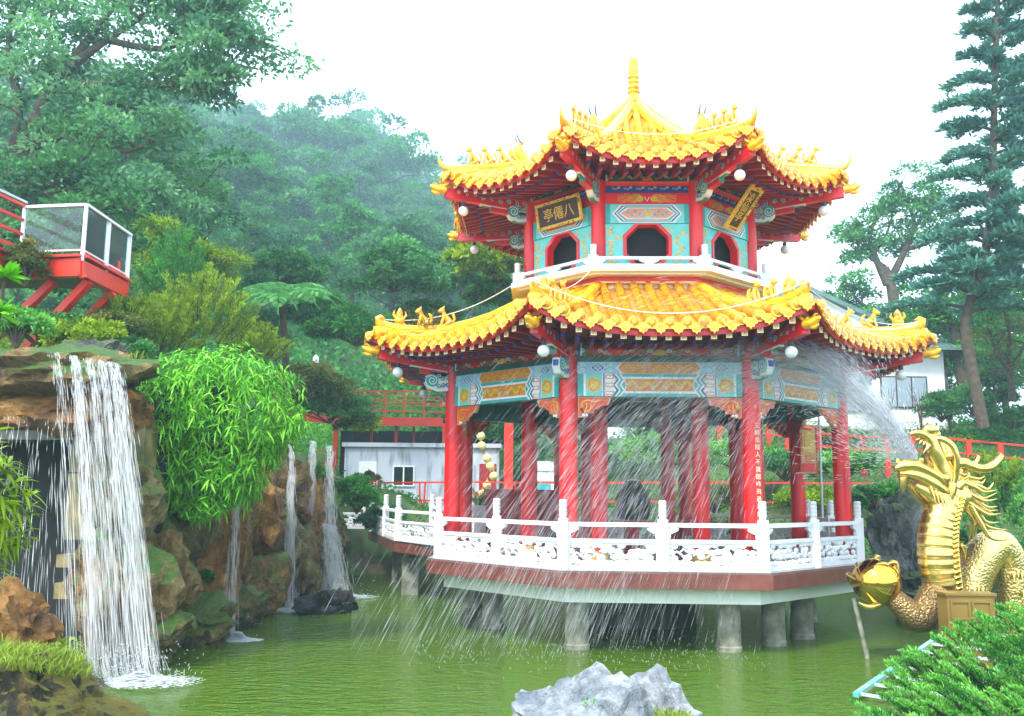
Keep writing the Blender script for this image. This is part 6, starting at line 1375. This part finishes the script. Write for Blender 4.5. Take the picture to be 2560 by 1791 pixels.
# right bank: junipers, azalea hedge, low shrubs behind the pavilion
YT = 24
plumes(T(2290,1160), mound(None,(1.7,1.0,1.35),330,q,(.25,.5),(.0,-.2,.7)), .06, .03, 'lf_jun', 'dense bright green shrub behind the dragon at the right edge', 430, 'shrub', 'shrub', dens=300, tw=.5)
plumes(T(2230,1080), mound(None,(.9,.7,.7),120,q,(.25,.45),(.0,-.2,.7)), .06, .03, 'lf_yel', 'yellow tipped shrub top just under the red fence', 431, 'shrub', 'shrub', dens=260, tw=.5)
R2 = [(1500,1030,33,(2.2,1,.9),'lf_jun','cascading juniper between the middle columns'),(1420,960,36,(2.2,1,1.2),'lf_pale','pale shrub behind the inner columns'),(1650,1040,33,(1.8,1,.8),'lf_jun','low juniper behind the right front column'),(1760,1060,32,(1.8,1,.8),'lf_dark','dark juniper behind the banner'),(1900,1050,31,(1.6,1,.6),'lf_jun','juniper spreading right of the pavilion'),(1600,1130,31,(1.5,.6,.5),'lf_brn','brown green low shrub behind the rail fence'),(1820,1130,30,(1.5,.6,.55),'lf_yel','yellow green low shrub by the right deck corner'),(1960,1130,27,(1.0,.6,.5),'lf_dark','dark low shrub beside the standing rock'),(2020,1120,26,(.5,.5,.4),'lf_mid','small fern beside the standing rock'),(1300,1040,34,(1.5,.8,1.0),'lf_dark','dark shrub seen between the left inner columns'),(2080,1170,25,(.7,.5,.7),'lf_jun','green fern clump between rock and dragon neck'),(2170,1260,21.5,(1.0,.5,.9),'lf_dark','dark shrub in shade behind the dragon back')]
for i, (u, v, y, sz, mt, lb) in enumerate(R2): shrub(tuple(at(u,v,y)), sz, 44, .12, .05, mt, lb, 560+i, per=140)
YT = 38
for i, (u, v, sz, mt, lb) in enumerate(((2110,930,(.9,.7,1.0),'lf_dark','clipped dark shrub at the right corner of the white house'),(2180,920,(1.2,.8,1.1),'lf_dark','dark round shrub below the tall conifer'),(2270,950,(1.5,.8,.8),'lf_dark','dark shrub on the right bank by the edge'),(2230,990,(2.0,1,.5),'lf_mid','mossy green low growth on the right bank'),(2150,1000,(1.4,.6,.35),'lf_yel','yellow green low plants above the red fence'),(1850,985,(1.6,.6,.5),'lf_brn','brown twiggy shrub below the house wall'))): shrub(T(u,v), sz, 44, .13, .06, mt, lb, 580+i, per=130)
for i, (u, lb) in enumerate(((1995,'thin leafless sapling in front of the house window'),(2065,'bare sapling right of the house window'),(2130,'bare sapling at the house corner'))):
    m = MB().mat('trunk'); q2 = random.Random(i)
    for k in range(9): a = q2.uniform(-1,1); m.tube([(0,0,-.5),(a*.1,0,.4),(a*.5,q2.uniform(-.2,.2),1.2+q2.random()*.5)], [.03,.02,.006], 5)
    o = m.build('sapling', None); o.location = at(u,945,38); tag(o, lb, 'sapling')
# undergrowth that covers the slopes
def ground_cover(x0, x1, y0, y1, n, leaf, lw, mat, seed, name, hmax=.5, cond=None, label=None):
    g = np.random.default_rng(seed); X = g.uniform(x0,x1,n); Y = g.uniform(y0,y1,n)
    if cond is not None: k = cond(X,Y); X, Y = X[k], Y[k]
    Z = ground_h(X,Y); bump = vnoise(X,Y,1.3,seed); P = np.stack([X,Y,Z+g.random(len(X))*hmax*bump*1.6],1); D = unit(g.normal(0,.7,(len(X),3))+np.array([0,-.25,.8])); V, F = leafq(P, D, g.uniform(.6,1.3,len(X))*leaf, lw, g, .2)
    o = npmesh(name, V, F, M[mat], None, np.clip(.1+.8*vnoise(X,Y,.9,seed+1)+g.normal(0,.15,len(X)),0,1)); return tag(o, label, name.replace('_',' '), kind='stuff')
ok = lambda X, Y: (pond_sd(X,Y) > .5)&~((X>-7.2)&(X<.8)&(Y>37)&(Y<41.5))
ground_cover(-26,2,32,62,90000,.20,.09,'lf_mid',701,'undergrowth',.55,ok,'green undergrowth covering the slope below the wooded hill')
g_far = ground_cover(-230,20,112,400,150000,1.3,.65,'lf_mid',707,'far_undergrowth',7.0,lambda X,Y:(X/Y>-.62)&(X/Y<.02),'dark green undergrowth and saplings between the hillside trees')
ground_cover(-60,8,52,110,60000,.5,.25,'lf_mid',708,'hillside_undergrowth',2.2,lambda X,Y:(X/Y>-.62)&(X/Y<.03),'leafy undergrowth at the foot of the wooded hill')
ground_cover(-14,-3.5,41.8,56,45000,.18,.09,'lf_lawn',706,'slope_planting',.4,ok,'bright green planting on the open slope above the red walkway')
ground_cover(-16,-6.2,13.5,33,60000,.10,.05,'lf_yel',702,'ground_cover_plants',.25,ok,'low green plants on the cliff top at left')
ground_cover(1,26,26,44,60000,.13,.06,'lf_mid',703,'bank_vegetation',.35,lambda X,Y:(pond_sd(X,Y)>.4)&~((X>12)&(X<19.5)&(Y>39.6)),'low plants and moss on the bank behind pavilion and dragon')
ground_cover(9.5,24,7,27,36000,.13,.06,'lf_mid',709,'bank_plants',.3,lambda X,Y:(pond_sd(X,Y)>.4),'low plants on the right hand bank beside the dragon')
ground_cover(-14,26,44,60,30000,.22,.1,'lf_dark',704,'undergrowth',.6,lambda X,Y:(X>0),'dark undergrowth behind the house and pavilion')
ground_cover(2.6,9,4.5,11,14000,.05,.012,'lf_grass',705,'lawn_grass',.06,lambda X,Y:(pond_sd(X,Y)>.25),'short grass on the near bank')
# ================================================================= water jet from the dragon's mouth
M['spray'] = mk('spray_drops', (.85,.9,.96), .25, spec=.6)
ns = M['spray'].node_tree; tr_ = ns.nodes.new('ShaderNodeBsdfTransparent'); mf = ns.nodes.new('ShaderNodeMixShader'); mf.inputs[0].default_value = .62
ns.links.new(ns.nodes['Principled BSDF'].outputs[0], mf.inputs[1]); ns.links.new(tr_.outputs[0], mf.inputs[2]); ns.links.new(mf.outputs[0], ns.nodes['Material Output'].inputs[0])
for k_ in ('spray','foam'):
    t_ = M[k_].node_tree; tl_ = t_.nodes.new('ShaderNodeBsdfTranslucent'); tl_.inputs[0].default_value = (.92,.96,1,1); mm_ = t_.nodes.new('ShaderNodeMixShader'); mm_.inputs[0].default_value = .5; pb_ = t_.nodes['Principled BSDF']
    to_ = pb_.outputs[0].links[0].to_socket; t_.links.new(pb_.outputs[0], mm_.inputs[1]); t_.links.new(tl_.outputs[0], mm_.inputs[2]); t_.links.new(mm_.outputs[0], to_)
g = np.random.default_rng(909); mouth = np.array(hp(520,520,-.1)); n = 23000
# two streams of drops: a flat fast one and a slower one, all free flight under gravity
vx = -np.clip(g.normal(4.2,.85,n), 1.3, 5.3); vz = g.normal(6.1,.75,n)+(-vx-4.2)*.15; vy = g.normal(.0,.28,n)-.03
tl = (vz+np.sqrt(vz**2+2*9.8*mouth[2]))/9.8; t = tl*g.random(n)**1.8; dt = g.uniform(.02,.075,n)
def pos(t): return np.stack([mouth[0]+vx*t, mouth[1]+vy*t, mouth[2]+vz*t-4.9*t*t],1)
P, Q = pos(t), pos(t+dt); keep = Q[:,2] > 0
V, F = slivers(P[keep], Q[keep], (g.uniform(.2,1.0,n)**2*.0042+.0010)[keep]); o = npmesh('water_jet', V, F, M['spray'], None); tag(o, 'arching spray of water from the dragon mouth across the pavilion', 'water jet', kind='stuff')
# heavy core close to the mouth
k = 4500; th = g.normal(0,.32,k)+2.4; sp_ = g.uniform(2,10,k); t = g.random(k)**1.2*.24; dv = np.stack([np.cos(th)*sp_, g.normal(0,.4,k), np.sin(th)*sp_],1); P = mouth+dv*t[:,None]; P[:,2] -= 4.9*t*t; Q = P+dv*g.uniform(.008,.02,k)[:,None]
V, F = slivers(P, Q, g.uniform(.002,.006,k)); o = npmesh('jet_burst', V, F, M['foam'], None); tag(o, 'dense burst of spray just outside the dragon mouth', 'water spray', kind='stuff')
# where the falling drops meet the pond
k = 500; x = g.uniform(-1.6,4.2,k); y = mouth[1]+g.normal(0,.9,k); z = g.random(k)**3*.25; P = np.stack([x,y,z+.01],1); Q = P+np.stack([g.normal(0,.02,k),g.normal(0,.02,k),g.uniform(.02,.07,k)],1); V, F = slivers(P,Q,g.uniform(.003,.008,k)); o = npmesh('pond_splashes', V, F, M['spray'], None); tag(o, 'small splashes where the spray lands in front of the piles', 'splash', kind='stuff')
# drips running off the deck edge and thin drip lines at upper right
# ================================================================= haze
hz = bpy.data.materials.new('haze'); hz.use_nodes = True; n = hz.node_tree.nodes; n.remove(n['Principled BSDF']); pv = n.new('ShaderNodeVolumePrincipled'); pv.inputs['Color'].default_value = (.62,.87,1,1); pv.inputs['Density'].default_value = .0013; pv.inputs['Anisotropy'].default_value = .1
hz.node_tree.links.new(pv.outputs[0], n['Material Output'].inputs['Volume'])
m = MB(); m.mats = [hz]; m.box(-290,-12,-3,290,440,175); tag(m.build('haze'), 'pale mist drifting over the hillside and pond', 'haze', kind='stuff')
